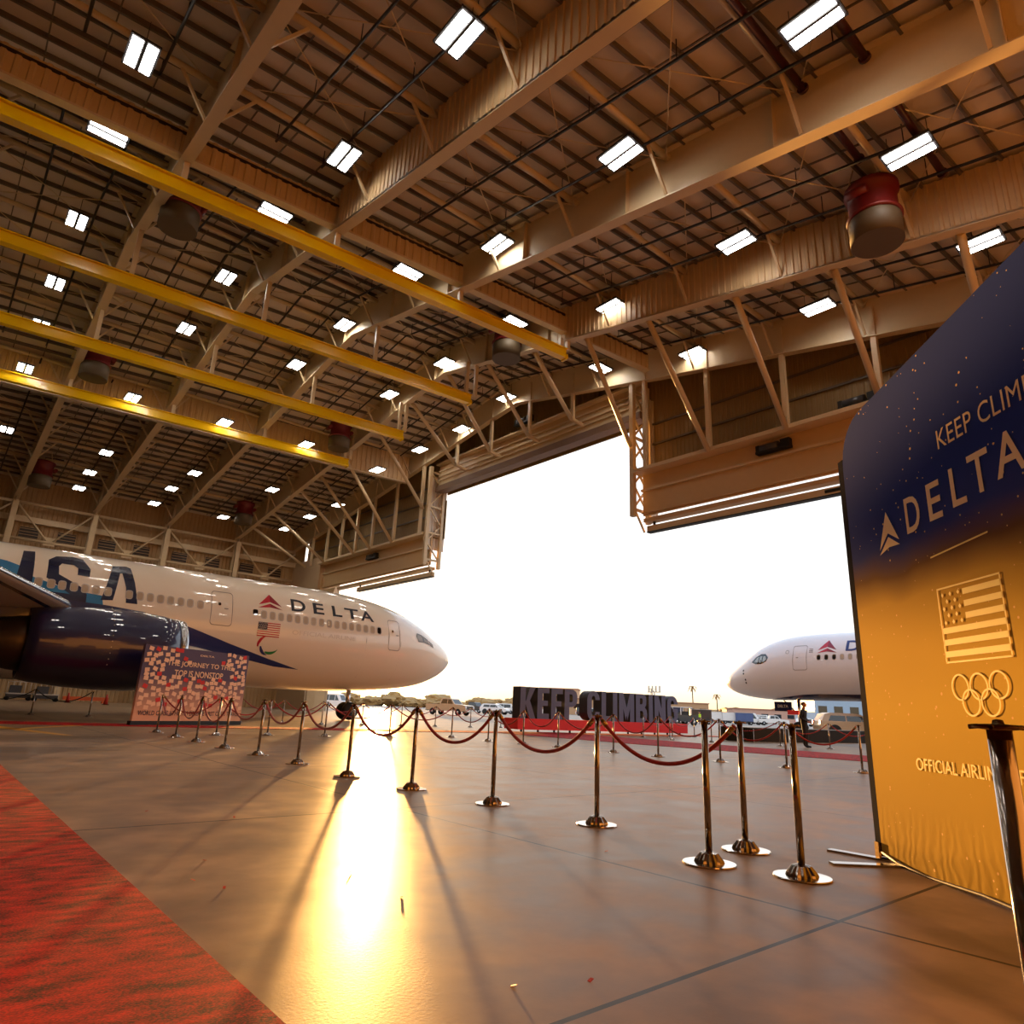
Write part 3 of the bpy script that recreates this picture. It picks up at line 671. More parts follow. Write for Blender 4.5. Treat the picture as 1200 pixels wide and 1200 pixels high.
# big USA letters with blue swoosh
dpoly(FA, [(26.5, 2.0), (24.4, 1.72), (23.85, 1.55), (23.4, 1.15), (22.05, .78), (20.8, .7), (20.7, .3), (24, .1), (26.5, .6)], sg, 'blue_swoosh', BLUE, a1, 0.010, 0.2)
dpoly(FA, [(25.35, 2.3), (24.95, 2.33), (24.9, 0.95), (24.75, .62), (24.3, .62), (24.0, .97), (23.88, 2.33), (23.46, 2.37), (23.42, .85), (23.7, .25), (25.1, .25), (25.4, .85)], sg, 'letter_u', NAVYL, a1, 0.013, 0.2)
dpoly(FA, [(22.95, 2.05), (22.68, 2.28), (22.05, 2.38), (21.65, 2.3), (21.35, 1.85), (21.37, 1.47), (21.83, 1.5), (21.83, 1.82), (22.0, 1.95), (22.45, 1.95), (22.55, 1.8), (22.52, 1.42), (21.55, .92), (21.38, .66), (21.36, .2), (22.9, .25), (22.95, .62), (22.0, .6), (22.95, 1.2)], sg, 'letter_s', NAVYL, a1, 0.013, 0.2)
dpoly(FA, [(20.47, 2.2), (19.9, 2.28), (19.72, 2.2), (19.55, 1.5), (19.36, .5), (19.83, .5), (19.9, 1.2), (20.08, 1.88), (20.18, 1.86), (20.36, .55), (20.83, .5), (20.66, 1.3)], sg, 'letter_a', NAVYL, a1, 0.013, 0.2)
dpoly(FA, [(17.6, -.1), (16.83, -.31), (15.0, -.85), (13.0, -1.38), (11.1, -1.82), (12.5, -1.75), (14.5, -1.45), (17.6, -1.15)], sg, 'blue_stripe', SWB, a1, 0.011, 0.2)
for s in [23.2, 22.74, 22.34, 21.9, 21.48, 21.06, 20.59, 19.74, 19.29, 18.86, 18.42, 17.98, 17.53, 17.11, 16.64]: cabin_window(FA, s, 0.55 + 0.0175 * s, sg, a1, w=0.23, h=0.34)
for k in range(16): cabin_window(FA, 13.53 - 0.45 * k, 0.73 - 0.007 * k, sg, a1, dark=(k == 15))
dpoly(FA, rrect(13.97, .80, .26, .3, .08), sg, 'dark_window', GLASS, a1, 0.016, 1)
passenger_door(FA, 16.14, 15.1, -.05, 1.64, sg, a1); passenger_door(FA, 6.12, 5.3, -.4, 1.35, sg, a1)
# cockpit glazing
for poly in ([(3.98, .62), (3.9, .80), (3.45, .72), (3.35, .30), (3.85, .28)], [(3.38, .30), (3.42, .70), (2.98, .50), (2.82, .20)], [(2.78, .18), (2.9, .46), (2.5, .25), (2.45, .06)]):
    g = dpoly(FA, poly, sg, 'cockpit_window', mat('cockpit_pane', '#8c7c66', 0.1, spec=0.8), a1, 0.016, 0.2); outline(FA, poly, sg, 0.05, 'cockpit_frame', CHAR, g, 0.019)
    g = dpoly(FA, poly, 1, 'cockpit_window', GLASS, a1, 0.016, 0.2)
MB().prism([(8.6, 0), (8.25, 0), (8.42, .42), (8.5, .42)], lambda s, z, d: Vector((-s, d, 2.74 + z)), -.02, .02).build('antenna', WHITE, a1)
for s in (5.25, 7.6): outline(FA, [(s, 2.0), (s - .02, 2.0), (s - .02, -2.0), (s, -2.0)], sg, 0.02, 'skin_joint', LINE, a1)
# nose gear
g = MB(); g.tube([(-6.9, 0, -2.4), (-6.9, 0, -3.9)], 0.13, 14); g.tube([(-6.9, -.35, -3.86), (-6.9, .35, -3.86)], 0.07, 10); ng = g.build('nose_gear', SILVER, a1)
for y in (-.36, .36): MB().lathe([(.25, -.14), (.46, -.13), (.5, 0), (.46, .13), (.25, .14)], (-6.9, y, -3.84), 24, axis='Y').build('tyre', RUBBER, ng)
# wing: root at s 18.5.., leading edge swept back
def wing_sec(y, s_le, chord, z, th, n=14):
    up = []; lo = []
    for k in range(n + 1):
        t = k / n; x = t * t; tt = th * 4.2 * (0.2969 * sqrt(x) - 0.126 * x - 0.3516 * x * x + 0.2843 * x ** 3 - 0.1015 * x ** 4)
        up.append(Vector((-(s_le + chord * x), y, z + tt * chord + .02 * chord * sin(pi * x)))); lo.append(Vector((-(s_le + chord * x), y, z - tt * .75 * chord)))
    return up + lo[::-1][1:-1]
secs = [(-1.2, 15.5, 13.5, -1.3, .10), (-2.9, 17.6, 11.2, -1.1, .12), (-5.0, 20.4, 9.4, -.85, .12), (-9.4, 23.2, 7.6, -.35, .11), (-15, 26.8, 5.6, .25, .10), (-24, 32.6, 3.4, 1.2, .1), (-29, 35.9, 2.2, 1.7, .1)]
w_ = MB().loft([wing_sec(*q) for q in secs]); wg = w_.build('wing', GREYP, a1)
slat = MB()
for i in range(1, len(secs) - 1):
    rr = []
    for q in (secs[i], secs[i + 1]): sec = wing_sec(*q); rr.append([p + Vector((.012, 0, 0.012 if j < 8 else -.012)) for j, p in enumerate(sec[0:5][::-1] + sec[-4:][::-1])])
    slat.loft(rr, cap=False, closed=False)
slat.build('leading_edge', SILVER, wg)
MB().loft([[Vector((-(14.6 + 15.5 * t), -1.6 - (1.1 * max(0, sin(pi * min(1, t * 1.15 + .02))) ** .5 if t < .98 else 0) + .9 * cos(a), -1.9 + (.35 + .8 * max(0, sin(pi * t)) ** .6) * sin(a))) for a in [2 * pi * k / 20 for k in range(20)]] for t in [0.0, .02, .06, .12, .2, .3, .45, .6, .75, .9, 1]]).build('wing_fairing', WHITE, a1)
w2 = MB().loft([wing_sec(-q[0], *q[1:]) for q in secs]); w2.build('wing', GREYP, a1)
# engine
EY, EZ, ES = -8.3, -1.85, 18.75
EK = .83
e = MB(); e.lathe([(1.42, 0.28), (1.58, .30), (1.68, .9), (1.76, 1.8), (1.76, 2.8), (1.70, 3.8), (1.56, 4.9), (1.46, 5.3), (1.40, 5.3), (1.42, 4.6)], (0, 0, 0), 48, axis='X'); e.v = [(-ES - x * .95, EY + y * EK, EZ + z * EK) for x, y, z in e.v]
en = e.build('engine', NAVY, a1)
e = MB(); e.lathe([(1.42, .34), (1.40, .12), (1.46, .0), (1.53, .03), (1.585, .32)], n=48, axis='X'); e.v = [(-ES - x * .95, EY + y * EK, EZ + z * EK) for x, y, z in e.v]; e.build('intake_lip', SILVER, en)
e = MB(); e.lathe([(1.41, .3), (1.38, 1.2)], n=48, axis='X'); e.lathe([(.05, .7), (.2, .9), (.35, 1.2), (1.38, 1.2)], n=48, axis='X'); e.v = [(-ES - x * .95, EY + y * EK, EZ + z * EK) for x, y, z in e.v]; e.build('fan', CHAR, en)
e = MB(); e.lathe([(1.2, 4.8), (1.1, 5.6), (.85, 6.6), (.7, 6.9), (.55, 6.9), (.3, 7.6), (.05, 7.9)], n=36, axis='X'); e.v = [(-ES - x * .95, EY + y * EK, EZ + z * EK) for x, y, z in e.v]; e.build('exhaust_core', mat('exhaust_metal', '#4a4038', 0.4, metal=.8), en)
e = MB(); e.loft([[Vector((-s, EY + .28 * k * (1 if z > -1 else 1), z)) for z, k in ((zt, -.6), (zt, .6), (zb_, 1), (zb_, -1))] for s, zt, zb_ in ((20.2, -.4, -.6), (21.5, -.3, -.7), (23.3, -.25, -.9), (25.5, -.3, -1.2), (28, -.5, -.9))], smooth=False); e.build('pylon', NAVY, en)
e = MB()
for k in range(14): e.box((-ES - 2.6, EY + 1.47 * cos(radians(100 + 8 * k)), EZ + 1.47 * sin(radians(100 + 8 * k))), (.03, .012, .03))
e.build('latch_row', GREYP, en)
# main gear on the near side
g = MB().tube([(-29.5, -4.6, -1.2), (-29.5, -4.6, -3.7)], .22, 12).build('main_gear', SILVER, a1)
for dx in (-.8, .8):
    for dy in (-.5, .5): MB().lathe([(.3, -.2), (.6, -.18), (.65, 0), (.6, .18), (.3, .2)], (-29.5 + dx, -4.6 + dy, -3.71), 20, axis='Y').build('tyre', RUBBER, g)

# --- right aircraft out on the apron, nose to the left
RB = 2.66
FB = Fuse(RB, [(0, -1.22, -1.22, .02, -1.22), (.03, -1.08, -1.36, .14, -1.22), (.15, -.9, -1.55, .34, -1.2), (.4, -.66, -1.76, .62, -1.15), (1.0, -.2, -2.08, 1.08, -1.0), (2.0, .48, -2.36, 1.60, -.8), (3.0, 1.16, -2.52, 2.0, -.6), (4.2, 1.85, -2.62, 2.34, -.35), (6.0, 2.4, -2.66, 2.56, -.15), (8.0, 2.62, -2.66, 2.65, -.04), (10, RB, -RB, RB, 0)], 55, 38)
BX, BY, BZ = 56.0, 34.75, 5.36
a2 = thing('airliner', 'white airliner with black-rimmed cockpit windows parked out on the apron, nose pointing left', 'airplane', (BX, BY, BZ), pi / 2)
skin_mesh(FB).build('fuselage', mat('aircraft_white_shaded', '#e8e2de', 0.3, var=.015, coat=.4), a2)
m = MB(); ss = [4.3, 5, 6, 7.5, 9, 12, 16, 24, 34]; n = 17
m.loft([[FB.side(s, -2.66 + .012 + (0.42 if s > 8 else .02 + .4 * (s - 4.3) / 3.7) * (1 - abs(2 * k / (n - 1) - 1)) * 0 + (0.45 * min(1, (s - 4.2) / 4)) * (abs(2 * k / (n - 1) - 1)) ** 2, 1 if k < n / 2 else -1, .014) for k in range(n)] for s in ss], cap=False, closed=False); m.build('belly_stripe', NAVYL, a2, fix=False)
sg = 1
widget(FB, 9.65, 11.2, .88, 1.9, sg, a2)
for ch, s0, s1 in (('D', 11.85, 12.9), ('E', 13.35, 14.2), ('L', 14.7, 15.5), ('T', 15.7, 16.8), ('A', 16.8, 18.0)): dtext(FB, ch, s0, s1, .97, 1.8, sg, 'title_letter', SWB, a2, .02)
for k in range(26): cabin_window(FB, 9.79 + .605 * k, .54, sg, a2, dark=k < 3, w=.26, h=.38)
passenger_door(FB, 7.65, 8.82, -.42, 1.54, sg, a2, glass=False)
outline(FB, rrect(7.15, 1.05, .3, .3, .14), sg, .03, 'round_mark', LINE, a2)
for z in (1.25, 1.12, 1.0): dpoly(FB, [(9.0, z), (9.3, z), (9.3, z - .05), (9.0, z - .05)], sg, 'small_print', LINE, a2)
mk = dpoly(FB, [(3.75, .32), (4.15, .72), (4.65, .98), (5.1, .98), (5.4, .7), (5.25, .35), (4.75, .15), (4.2, .15)], sg, 'cockpit_mask', GLASS, a2, .014, .2)
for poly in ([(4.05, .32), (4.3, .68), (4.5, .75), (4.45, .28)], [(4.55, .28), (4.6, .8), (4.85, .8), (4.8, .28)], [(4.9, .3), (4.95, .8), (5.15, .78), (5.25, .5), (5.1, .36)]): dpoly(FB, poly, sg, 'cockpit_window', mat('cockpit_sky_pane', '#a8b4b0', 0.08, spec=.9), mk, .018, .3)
for s, z in ((3.05, -.35), (3.05, -.6), (3.2, -1.1), (3.2, -1.35)): dpoly(FB, rrect(s - .2, z, .16, .16, .07), sg, 'probe', CHAR, a2, .014, 1)
g = MB(); g.tube([(-6.6, 0, -2.5), (-6.6, 0, -4.8)], .14, 12); g.tube([(-6.6, -.4, -4.85), (-6.6, .4, -4.85)], .08, 10); g.tube([(-6.6, 0, -3.9), (-5.3, 0, -2.7)], .07, 8); ng = g.build('nose_gear', SILVER, a2)
for y in (-.36, .36): MB().lathe([(.25, -.14), (.46, -.13), (.5, 0), (.46, .13), (.25, .14)], (-6.6, y, -4.86), 24, axis='Y').build('tyre', RUBBER, ng)
gd = MB().box((-5.5, .55, -3.2), (1.5, .04, .75)).build('gear_door', NAVYL, ng)
vs, fs, _ = text_mesh('DELTA', .02); MB().add([Vector((-5.05 - a * .9, .58, -3.28 + b * .22)) for a, b in vs], fs).build('door_lettering', GREYP, gd)
MB().box((-6.35, .6, -3.65), (.9, .06, .35)).build('red_cover', REDBASE, ng)
for sd in (1, -1):
    MB().loft([wing_sec(sd * q[0] * 1.05, q[1] + 2, q[2], q[3] + .2, q[4]) for q in secs]).build('wing', GREYP, a2)
g = MB().tube([(-30, 4.6, -1.2), (-30, 4.6, -4.7)], .22, 12).build('main_gear', SILVER, a2)
for dx in (-.8, .8): MB().lathe([(.3, -.2), (.6, -.18), (.65, 0), (.6, .18), (.3, .2)], (-30 + dx, 4.6, -4.71), 20, axis='Y').build('tyre', RUBBER, g)
# ------------------------------------------------------------------ red carpets
def carpet_mat():
    m = bpy.data.materials.new('carpet_pile'); m.use_nodes = True; nt = m.node_tree; N = nt.nodes; L = nt.links; b = N['Principled BSDF']
    tc = N.new('ShaderNodeTexCoord')
    def noi(sc, det, st=(1, 1, 1)):
        mp = N.new('ShaderNodeMapping'); mp.inputs['Scale'].default_value = st; mp.inputs['Rotation'].default_value = (0, 0, radians(41)); L.new(tc.outputs['Object'], mp.inputs['Vector'])
        n = N.new('ShaderNodeTexNoise'); n.inputs['Scale'].default_value = sc; n.inputs['Detail'].default_value = det; L.new(mp.outputs['Vector'], n.inputs['Vector']); return n.outputs['Fac']
    f1 = noi(170, 3, (.6, 1, 1)); f2 = noi(7, 9, (.8, 1.9, 1)); f3 = noi(2.2, 5, (1.8, .5, 1))
    r = N.new('ShaderNodeValToRGB'); e = r.color_ramp.elements
    e[0].position = .40; e[0].color = hx('#4c020c'); e[1].position = .61; e[1].color = hx('#e01c14')
    mm = N.new('ShaderNodeMath'); mm.operation = 'MULTIPLY_ADD'; L.new(f1, mm.inputs[0]); mm.inputs[1].default_value = .5
    m2 = N.new('ShaderNodeMath'); m2.operation = 'MULTIPLY'; L.new(f2, m2.inputs[0]); m2.inputs[1].default_value = .5; L.new(m2.outputs[0], mm.inputs[2]); L.new(mm.outputs[0], r.inputs[0])
    L.new(r.outputs[0], b.inputs['Base Color']); b.inputs['Roughness'].default_value = .8; b.inputs['Sheen Weight'].default_value = .0; b.inputs['Sheen Roughness'].default_value = .4; b.inputs['Sheen Tint'].default_value = (1, .5, .3, 1)
    b.inputs['Specular IOR Level'].default_value = .2
    a = N.new('ShaderNodeMath'); a.operation = 'MULTIPLY_ADD'; L.new(f1, a.inputs[0]); a.inputs[1].default_value = .6; a.inputs[2].default_value = 0
    bp = N.new('ShaderNodeBump'); bp.inputs['Strength'].default_value = .14; bp.inputs['Distance'].default_value = .006; L.new(a.outputs[0], bp.inputs['Height']); L.new(bp.outputs['Normal'], b.inputs['Normal'])
    return m
CARPET = carpet_mat()
def carpet(poly, label, h=0.014):
    m = MB().prism(poly, lambda a, b, d: Vector((a, b, d)), 0.001, h); return tag(m.build('red_carpet', CARPET), label, 'carpet', 'red carpets on the hangar floor')
carpet([(-1.6, -4.0), (1.13, -4.0), (1.2, 18.6), (-1.6, 18.6)], 'red carpet runner filling the bottom left corner', 0.022)
carpet([(-3, 27.6), (-3, 25.6), (8, 24.2), (19.5, 23.3), (36, 22.3), (36, 23.4), (19.5, 25.0), (11, 25.6), (8, 25.9)], 'red carpet strip running from the left edge past the notes banner to the big letters')
carpet([(19.7, 23.85), (20.0, 16), (21.4, 6), (25.0, 6), (24.6, 16), (24.4, 23.35)], 'red carpet strip behind the posts, running right towards the dark stage')

# ------------------------------------------------------------------ yellow floor line
m = MB(); m.prism([(1.5, 24.1), (3.0, 19.2), (3.2, 19.3), (2.0, 24.1)], lambda a, b, d: Vector((a, b, d)), 0.001, 0.003)
m.prism([(2.3, 21.8), (4.3, 24.6), (4.1, 24.8), (2.1, 22.0)], lambda a, b, d: Vector((a, b, d)), 0.001, 0.003)
tag(m.build('floor_marking', mat('yellow_line', '#d8981c', 0.4, var=.15)), 'worn yellow line painted on the floor at the left edge', 'floor marking')

for i, (x, y) in enumerate([(1.87, 7.09), (1.57, 4.17), (1.48, 4.42), (1.69, 4.89), (2.0, 2.22), (2.29, 2.09), (2.43, 6.46), (2.34, 4.16), (2.3, 3.5), (4.32, 3.79)]):
    m = MB().prism([(-.012, -.006), (.011, -.009), (.013, .006), (-.009, .009)], lambda a, b, d: Vector((a, b, d + .3 * a)), .004, .006)
    tag(m.build('paper_scrap', mat('scrap_red', '#c8401e', .6), loc=(x, y, 0), rz=i * 1.3), 'tiny red confetti scrap lying on the bare concrete floor', 'scrap', 'red scraps on the floor')

# ------------------------------------------------------------------ stanchions and ropes
def stanchion():
    t = thing('stanchion_post', 'x', 'stanchion')
    MB().lathe([(.188, 0), (.192, .006), (.188, .012), (.1, .014)], n=40, smooth=False).build('base_plate', CHROME, t)
    m = MB(); n = 16; r0, r1 = .104, .05; rings = []
    for r, z in ((r0, .012), (.098, .03), (.062, .075), (.03, .085)):
        rings.append([Vector((r * cos(pi * k / n) * (1 + (.05 if k % 2 else -.05)), r * sin(pi * k / n) * (1 + (.05 if k % 2 else -.05)), z)) for k in range(2 * n)])
    m.loft(rings, smooth=False); m.build('weight_dome', STEELP, t)
    MB().lathe([(.0245, .06), (.0245, .965)], n=24).build('pole', STEELP, t)
    m = MB(); m.lathe([(.0235, .95), (.0245, .985), (.05, .988), (.052, .992), (.05, .996), (.012, .998), (.01, 1.006), (.003, 1.008)], n=24)
    for q in range(4): m.tube([(.04 * cos(q * pi / 2), .04 * sin(q * pi / 2), .992), (.058 * cos(q * pi / 2), .058 * sin(q * pi / 2), .99)], .006, 6); m.build('top_cap', BRASS, t)
    return t
def rope(p, q, sag, label, group):
    p, q = Vector(p), Vector(q); d = q - p; d.z = 0; d.normalize()
    a, b = p + d * .045 + Vector((0, 0, .965)), q - d * .045 + Vector((0, 0, .965))
    o = thing('velvet_rope', label, 'rope', (p + q) / 2 + Vector((0, 0, 0)), group=group); c = o.location
    pts = []
    for k in range(25):
        t = k / 24; x = 2 * t - 1; pts.append(a.lerp(b, t) - Vector((0, 0, sag * (1 - abs(x) ** 2.1))) - c)
    MB().tube(pts, .019, 10).build('cord', VELVET, o)
    for i0, i1 in ((0, 1), (24, 23)):
        A_, B2 = pts[i0], pts[i1]; e = (B2 - A_).normalized()
        MB().tube([A_ - e * .0, A_ + e * .03, A_ + e * .09], [.012, .024, .024], 10).build('end_hook', BRASS, o)
    return o
proto = stanchion()
used = [0]
def post(X, Y, label, group):
    o = proto if not used[0] else copy_tree(proto); used[0] = 1
    o.location = (X, Y, 0); o['label'] = label; o['group'] = group; return (X, Y, 0)
MAIN = [(5.21, 4.69), (5.17, 6.20), (5.06, 7.67), (5.01, 9.26), (5.15, 11.26), (5.2, 13.11), (5.22, 14.97), (5.24, 16.91), (5.31, 18.76), (5.44, 21.03)]
g1 = 'posts of the near rope line'; r1 = 'ropes of the near rope line'
pA = post(4.67, 3.11, 'polished post in front of the group of three, standing left', g1); pB = post(5.40, 3.25, 'polished post at the back of the group of three, rope hooked on its left', g1); pC = post(4.88, 2.52, 'polished post on the right of the group of three beside the tall sign', g1)
pts = [post(x, y, 'polished post of the near rope line, ' + nth(i) + ' to the left of the group of three', g1) for i, (x, y) in enumerate(MAIN)]
rope(pB, pts[0], .36, 'red velvet rope at the right end of the near line, by three posts', r1)
for i in range(len(pts) - 1): rope(pts[i], pts[i + 1], .36 if i < 6 else .48, 'red velvet rope of the near line, ' + nth(i + 1) + ' from the right end', r1)
post(1.885, .483, 'polished post with red reflection cut off by the right edge, closest to the camera', 'posts of the near rope line')
[o for o in COL.objects if o.get('label', '').startswith('polished post with red')][0].scale = (1.02, 1.02, 1.036)
g2 = 'posts of the second rope line'; r2 = 'ropes of the second rope line'
SEC = [(16.08, 6.76), (15.4, 8.13), (15.24, 9.73), (14.9, 11.32), (14.84, 12.77), (14.76, 14.82), (14.59, 16.16), (14.37, 17.59), (14.4, 19.61)]
q = [post(x, y, 'post of the second rope line before the red strip, ' + nth(i) + ' from the right', g2) for i, (x, y) in enumerate(SEC)]
for i in range(len(q) - 1): rope(q[i], q[i + 1], .42, 'red velvet rope of the second line, ' + nth(i) + ' from the right', r2)
g3 = 'posts of the short rope line by the banner'
th = [post(x, y, 'post of the short line before the notes banner, ' + nth(i) + ' from the left', g3) for i, (x, y) in enumerate([(6.66, 19.89), (8.18, 20.12), (9.75, 19.68), (12.0, 19.7)])]
rope(pts[-1], th[0], .42, 'red velvet rope joining the near line to the banner line', 'ropes of the banner line')
for i in range(3): rope(th[i], th[i + 1], .42, 'red velvet rope of the banner line, ' + nth(i) + ' from the left', 'ropes of the banner line')
rope(th[-1], q[-1], .42, 'red velvet rope of the banner line in the sun glare', 'ropes of the banner line')
g4 = 'posts of the far rope line'
fr = [post(x, 29.7 + .1 * (i % 2), 'small far post beyond the red strip, ' + nth(i) + ' from the left', g4) for i, x in enumerate([10.8, 12.7, 14.5, 16.6, 18.7, 20.8, 23.0, 25.2])]
for i in range(7): rope(fr[i], fr[i + 1], .4, 'far red rope beyond the red strip, ' + nth(i) + ' from the left', 'ropes of the far rope line')
g5 = 'posts before the big letters'
lt = [post(x, y, 'post before the big letters, ' + nth(i) + ' from the left', g5) for i, (x, y) in enumerate([(26.69, 21.12), (29.11, 21.39), (31.61, 21.67)])] + [post(26.23, 19.14, 'post before the right end of the big letters, nearer the camera', g5)]
for i in range(2): rope(lt[i], lt[i + 1], .42, 'red rope before the big letters, ' + nth(i) + ' from the left', 'ropes before the big letters')
st = [post(x, y, 'post beside the dark stage, ' + nth(i) + ' from the left', 'posts beside the dark stage') for i, (x, y) in enumerate([(26.62, 17.39), (27.48, 14.72), (28.57, 13.19), (29.6, 11.6)])]
for i in range(3): rope(st[i], st[i + 1], .42, 'red rope beside the dark stage, ' + nth(i) + ' from the left', 'ropes beside the dark stage')
lf = [post(x, y, 'gold-lit post at the left edge under the engine, ' + nth(i) + ' from the left', 'posts under the engine') for i, (x, y) in enumerate([(1.9, 34.6), (3.99, 33.84), (5.85, 32.91)])]
for i in range(2):
    o = rope(lf[i], lf[i + 1], .4, 'dark rope under the engine, ' + nth(i) + ' from the left', 'dark ropes under the engine')
    for c in o.children:
        if c.name.startswith('cord'): c.data.materials[0] = BLACK

# ------------------------------------------------------------------ tall fabric sign
def sign_mat():
    m = bpy.data.materials.new('sign_print'); m.use_nodes = True; nt = m.node_tree; N = nt.nodes; L = nt.links; b = N['Principled BSDF']
    tc = N.new('ShaderNodeTexCoord'); sep = N.new('ShaderNodeSeparateXYZ'); L.new(tc.outputs['Object'], sep.inputs[0])
    nz = N.new('ShaderNodeTexNoise'); nz.inputs['Scale'].default_value = .9; L.new(tc.outputs['Object'], nz.inputs['Vector'])
    ad = N.new('ShaderNodeMath'); ad.operation = 'MULTIPLY_ADD'; L.new(nz.outputs['Fac'], ad.inputs[0]); ad.inputs[1].default_value = .5; L.new(sep.outputs['Z'], ad.inputs[2])
    mr = N.new('ShaderNodeMapRange'); L.new(ad.outputs[0], mr.inputs[0]); mr.inputs[1].default_value = 0.2; mr.inputs[2].default_value = 4.2
    r = N.new('ShaderNodeValToRGB'); e = r.color_ramp.elements; L.new(mr.outputs[0], r.inputs[0])
    stops = [(0, '#b8943e'), (.3, '#d8b24c'), (.50, '#c8a04a'), (.56, '#7a5a40'), (.62, '#3a4790'), (.72, '#2c3e8c'), (1, '#283a84')]
    e[0].position = 0; e[0].color = hx(stops[0][1]); e[1].position = 1; e[1].color = hx(stops[-1][1])
    for p, c in stops[1:-1]: x = e.new(p); x.color = hx(c)
    vo = N.new('ShaderNodeTexVoronoi'); vo.inputs['Scale'].default_value = 15; L.new(tc.outputs['Object'], vo.inputs['Vector'])
    n2 = N.new('ShaderNodeTexNoise'); n2.inputs['Scale'].default_value = 2.2; L.new(tc.outputs['Object'], n2.inputs['Vector'])
    th = N.new('ShaderNodeMapRange'); L.new(n2.outputs['Fac'], th.inputs[0]); th.inputs[1].default_value = .42; th.inputs[2].default_value = .75; th.inputs[3].default_value = .05; th.inputs[4].default_value = .19
    lt_ = N.new('ShaderNodeMath'); lt_.operation = 'LESS_THAN'; L.new(vo.outputs['Distance'], lt_.inputs[0]); L.new(th.outputs[0], lt_.inputs[1])
    mx = N.new('ShaderNodeMix'); mx.data_type = 'RGBA'; L.new(lt_.outputs[0], mx.inputs[0]); L.new(r.outputs[0], mx.inputs[6]); mx.inputs[7].default_value = hx('#f2c98a')
    L.new(mx.outputs[2], b.inputs['Base Color']); b.inputs['Roughness'].default_value = .9; b.inputs['Specular IOR Level'].default_value = .04
    wv = N.new('ShaderNodeTexWave'); wv.inputs['Scale'].default_value = 3.5; wv.inputs['Distortion'].default_value = 9; L.new(tc.outputs['Object'], wv.inputs['Vector'])
    lo = N.new('ShaderNodeMapRange'); L.new(sep.outputs['Z'], lo.inputs[0]); lo.inputs[1].default_value = .45; lo.inputs[2].default_value = 0.0
    ml = N.new('ShaderNodeMath'); ml.operation = 'MULTIPLY'; L.new(wv.outputs['Fac'], ml.inputs[0]); L.new(lo.outputs[0], ml.inputs[1])
    bp = N.new('ShaderNodeBump'); bp.inputs['Strength'].default_value = .16; bp.inputs['Distance'].default_value = .01; L.new(ml.outputs[0], bp.inputs['Height']); L.new(bp.outputs['Normal'], b.inputs['Normal'])
    return m
org = W(3.06, 5.87); dx = W(0, -1)
sg_ = thing('fabric_sign', 'tall navy to gold fabric sign with DELTA lettering standing at the right edge', 'sign', org, math.atan2(dx.y, dx.x))
SW = 3.25
def top(s): return 3.68 + .08 * s
poly = [(0, .05), (.5, .0), (1.5, .02), (SW - .5, .0), (SW, .05)]
for k in range(9): a = radians(90 * k / 8); poly.append((SW - .42 + .42 * cos(a), top(SW) - .42 + .42 * sin(a)))
for k in range(9): a = radians(90 + 90 * k / 8); poly.append((.42 + .42 * cos(a), top(.42) - .42 + .42 * sin(a)))
MB().prism(poly, lambda a, b, d: Vector((a, d, b)), 0, .05).build('fabric_face', sign_mat(), sg_)
for x_ in (-.045, SW + .045): MB().box((x_, .06, 1.7), (.085, .12, 3.36)).build('frame', mat('frame_navy', '#10122a', .9, spec=.02), sg_)
MB().tube([(.02, -.005, .05), (.25, -.02, .02), (.6, -.01, .0), (1.2, -.015, .025), (1.8, -.01, .01), (2.4, -.012, .02), (SW, 0, .05)], .012, 8).build('hem', mat('hem_trim', '#4a3520', .5), sg_)
MB().box((-.04, -.01, .06), (.06, .02, .12)).build('corner_bracket', BRASS, sg_)
PEACH = mat('sign_peach_ink', '#fbdcae', .7, var=.02); GOLDI = mat('sign_gold_ink', '#ffe58a', .7, var=.02)
def sq(verts, faces, name, m_, e=-.004): return MB().add([Vector((a, e, b)) for a, b in verts], faces).build(name, m_, sg_)
def stext(t, s0, s1, z0, z1, nm, m_, bold=0, sp=1.0):
    vs, fs, _ = text_mesh(t, bold, sp); return sq([(s0 + (s1 - s0) * a, z0 + (z1 - z0) * b) for a, b in vs], fs, nm, m_)
stext('KEEP CLIMBING', 1.36, 2.60, 2.945, 3.09, 'slogan_lettering', PEACH, 0, 1.05)
for ch, s0_, s1_, z_ in (('D', .868, 1.052, 2.44), ('E', 1.158, 1.314, 2.46), ('L', 1.43, 1.579, 2.485), ('T', 1.627, 1.827, 2.505), ('A', 1.879, 2.13, 2.535)): stext(ch, s0_, s1_, z_, z_ + .28, 'title_letter', PEACH, .012)
sq([(.465, 2.40), (.607, 2.696), (.752, 2.43), (.607, 2.515)], [(0, 1, 2, 3)], 'emblem', PEACH)
sq([(.459, 2.362), (.607, 2.485), (.753, 2.392), (.607, 2.40)], [(0, 1, 2, 3)], 'emblem_foot', PEACH)
sq([(1.107, 2.196), (1.719, 2.234), (1.719, 2.246), (1.107, 2.208)], [(0, 1, 2, 3)], 'divider_line', GOLDI)
x0, x1, z0, z1 = 1.125, 1.765, 1.447, 1.968; t_ = .012; v = []; f = []
def rc(a0, b0, a1, b1): o = len(v); v.extend([(a0, b0), (a1, b0), (a1, b1), (a0, b1)]); f.append((o, o + 1, o + 2, o + 3))
rc(x0, z0, x1, z0 + t_); rc(x0, z1 - t_, x1, z1); rc(x0, z0, x0 + t_, z1); rc(x1 - t_, z0, x1, z1)
hs = (z1 - z0) / 13
for k in range(6):
    zt = z1 - hs * (2 * k + 1); rc(x0 + (.27 if k < 3 else 0), zt - hs, x1, zt)
